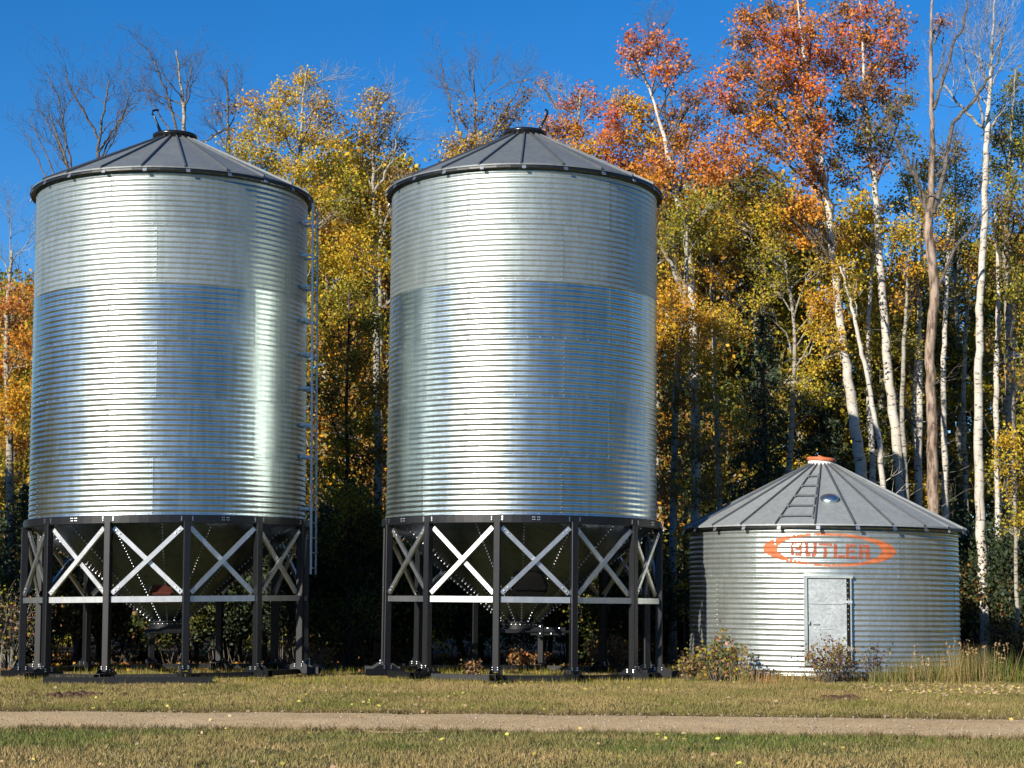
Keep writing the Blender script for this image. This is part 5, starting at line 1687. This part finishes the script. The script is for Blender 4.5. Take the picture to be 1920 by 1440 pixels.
# fallen leaves
n = 800
y = np.sqrt(r.uniform(14 ** 2, 33.5 ** 2, n))
x = r.uniform(-1, 1, n) * 0.31 * y
y2 = r.uniform(28.6, 32.0, 700)
x2 = r.uniform(6.0, 10.0, 700) + (30 - y2) * 0.2
x, y = np.concatenate([x, x2]), np.concatenate([y, y2])
k = (vnoise(x, y, 2.2, 51) > 0.45) | (x > 5.5)
on_road = (y > road_near(x)) & (y < road_far(x))
k &= ~on_road | (r.random(len(x)) < 0.25)
x, y = x[k], y[k]
C = np.stack([x, y, r.uniform(0.035, 0.06, len(x))], -1)
C[(y > road_near(x)) & (y < road_far(x)), 2] = 0.055
V, q = leaf_quads(C, 0.055, r)
V = V.reshape(-1, 4, 3)
V[:, :, 2] = C[:, None, 2] + (V[:, :, 2] - C[:, None, 2]) * 0.6
V[:, :, 2] = np.maximum(V[:, :, 2], 0.012)
cl = np.clip(colours(('G', 'TAN', 'TAN', 'TAN'), len(x), r) * 1.3 + 0.06, 0, .8)
tag(add('fallen_leaves', mesh('fallen_leaves', V.reshape(-1, 3), q, mat=M_LEAF, col=np.repeat(cl, 4, 0))), 'yellow fallen leaves scattered over the lawn', 'leaves', kind='stuff')
# forest floor litter
n = 9000
x, y = r.uniform(-14, 16, n), r.uniform(37.5, 50, n)
k = np.hypot(x - bx, y - by) > R3 + 0.1
C = np.stack([x, y, r.uniform(0.01, 0.06, n)], -1)[k]
V, q = leaf_quads(C, 0.09, r)
V[:, 2] = np.maximum(V[:, 2], 0.008)
tag(add('leaf_litter', mesh('leaf_litter', V, q, mat=M_LEAF, col=np.repeat(colours(('BR', 'RB', 'TAN', 'YO'), len(C), r) * 0.8, 4, 0))), 'brown leaf litter on the forest floor behind the bins', 'leaves', kind='stuff')

# stones in the lane
n = 1800
x = r.uniform(-9, 9, n)
y = road_near(x) + r.uniform(0.02, 0.98, n) * (road_far(x) - road_near(x))
s_ = r.uniform(0.008, 0.022, n)
oc = np.array([(1, 0, 0), (0, 1, 0), (-1, 0, 0), (0, -1, 0), (0, 0, 0.8)])
V = np.stack([x, y, np.full(n, 0.036)], -1)[:, None] + oc[None] * s_[:, None, None] * r.uniform(0.6, 1.3, (n, 5, 3))
t = np.array([[0, 1, 4], [1, 2, 4], [2, 3, 4], [3, 0, 4]])[None] + (np.arange(n) * 5)[:, None, None]
gc = np.repeat(np.array([0.36, 0.29, 0.21]) * r.uniform(0.5, 1.2, (n, 1)), 5, 0)
tag(add('lane_stones', mesh('lane_stones', V.reshape(-1, 3), tris=t.reshape(-1, 3), mat=M_NEEDLE, col=gc)), 'loose small stones on the gravel lane', 'stones', kind='stuff')

# steel tube on the grass in front of the ladder bin, and bare earth clods
m = MB()
pa, pb = P(97, 1288, 32.6), P(402, 1283, 32.6)
hollow(m, (pa[0], 32.0, 0.07), (pb[0], 32.35, 0.07), 0.13, 0.012)
tag(add('steel_tube', m.build('steel_tube', M_BLACK)), 'dark square steel tube lying on grass before ladder bin', 'steel tube')


def clods(label, px, py, w, n, seed):
    r = np.random.default_rng(seed)
    d = P(px, py, 10) - CAM_T
    g_ = CAM_T + d * (EYE / -d[2])
    root = MB()
    for i in range(n):
        c = np.array([r.normal() * w, r.normal() * 0.22, 0.0])
        s = r.uniform(0.03, 0.08)
        root.lathe([(s * 1.2, -0.01), (s * r.uniform(.9, 1.1), s * 0.4), (s * 0.6, s * 0.8), (0.001, s * r.uniform(.8, 1))], 7, c=c)
    me = root.build('earth_clods', M_SOIL, False)
    tag(add('earth_clods', me, loc=(g_[0], g_[1], 0)), label, 'soil', kind='stuff')


M_SOIL = paint('brown_soil', (0.10, 0.060, 0.038), 0.95, 0.1, 0.4, 14)
clods('crumbled brown earth in the lawn before the ladder bin', 126, 1305, 0.30, 60, 61)
clods('dark earth mound in the lawn before the low bin door', 1580, 1312, 0.13, 34, 62)

# the wood on the other side of the yard, seen only as the dark low band mirrored in the metal walls
r = np.random.default_rng(1200)
n = 26000
a = r.uniform(rad(-100), rad(100), n)
d = r.uniform(70, 84, n)
top = 7.0 + 5.0 * vnoise(a * 30 + 100, a * 0, 2.0, 71) + 3.0 * vnoise(a * 120 + 100, a * 0, 2.0, 72)
zz = top * r.random(n) ** 0.8
C = np.stack([np.sin(a) * d, 30 - np.cos(a) * d, zz], -1)
V, q = leaf_quads(C, 1.1, r)
tag(add('opposite_wood', mesh('opposite_wood', V, q, mat=M_LEAF, col=np.repeat(colours(('OL', 'DG', 'BR', 'DG', 'YG'), n, r), 4, 0))),
    'wood on the far side of the yard behind the viewer', 'wood', kind='stuff')
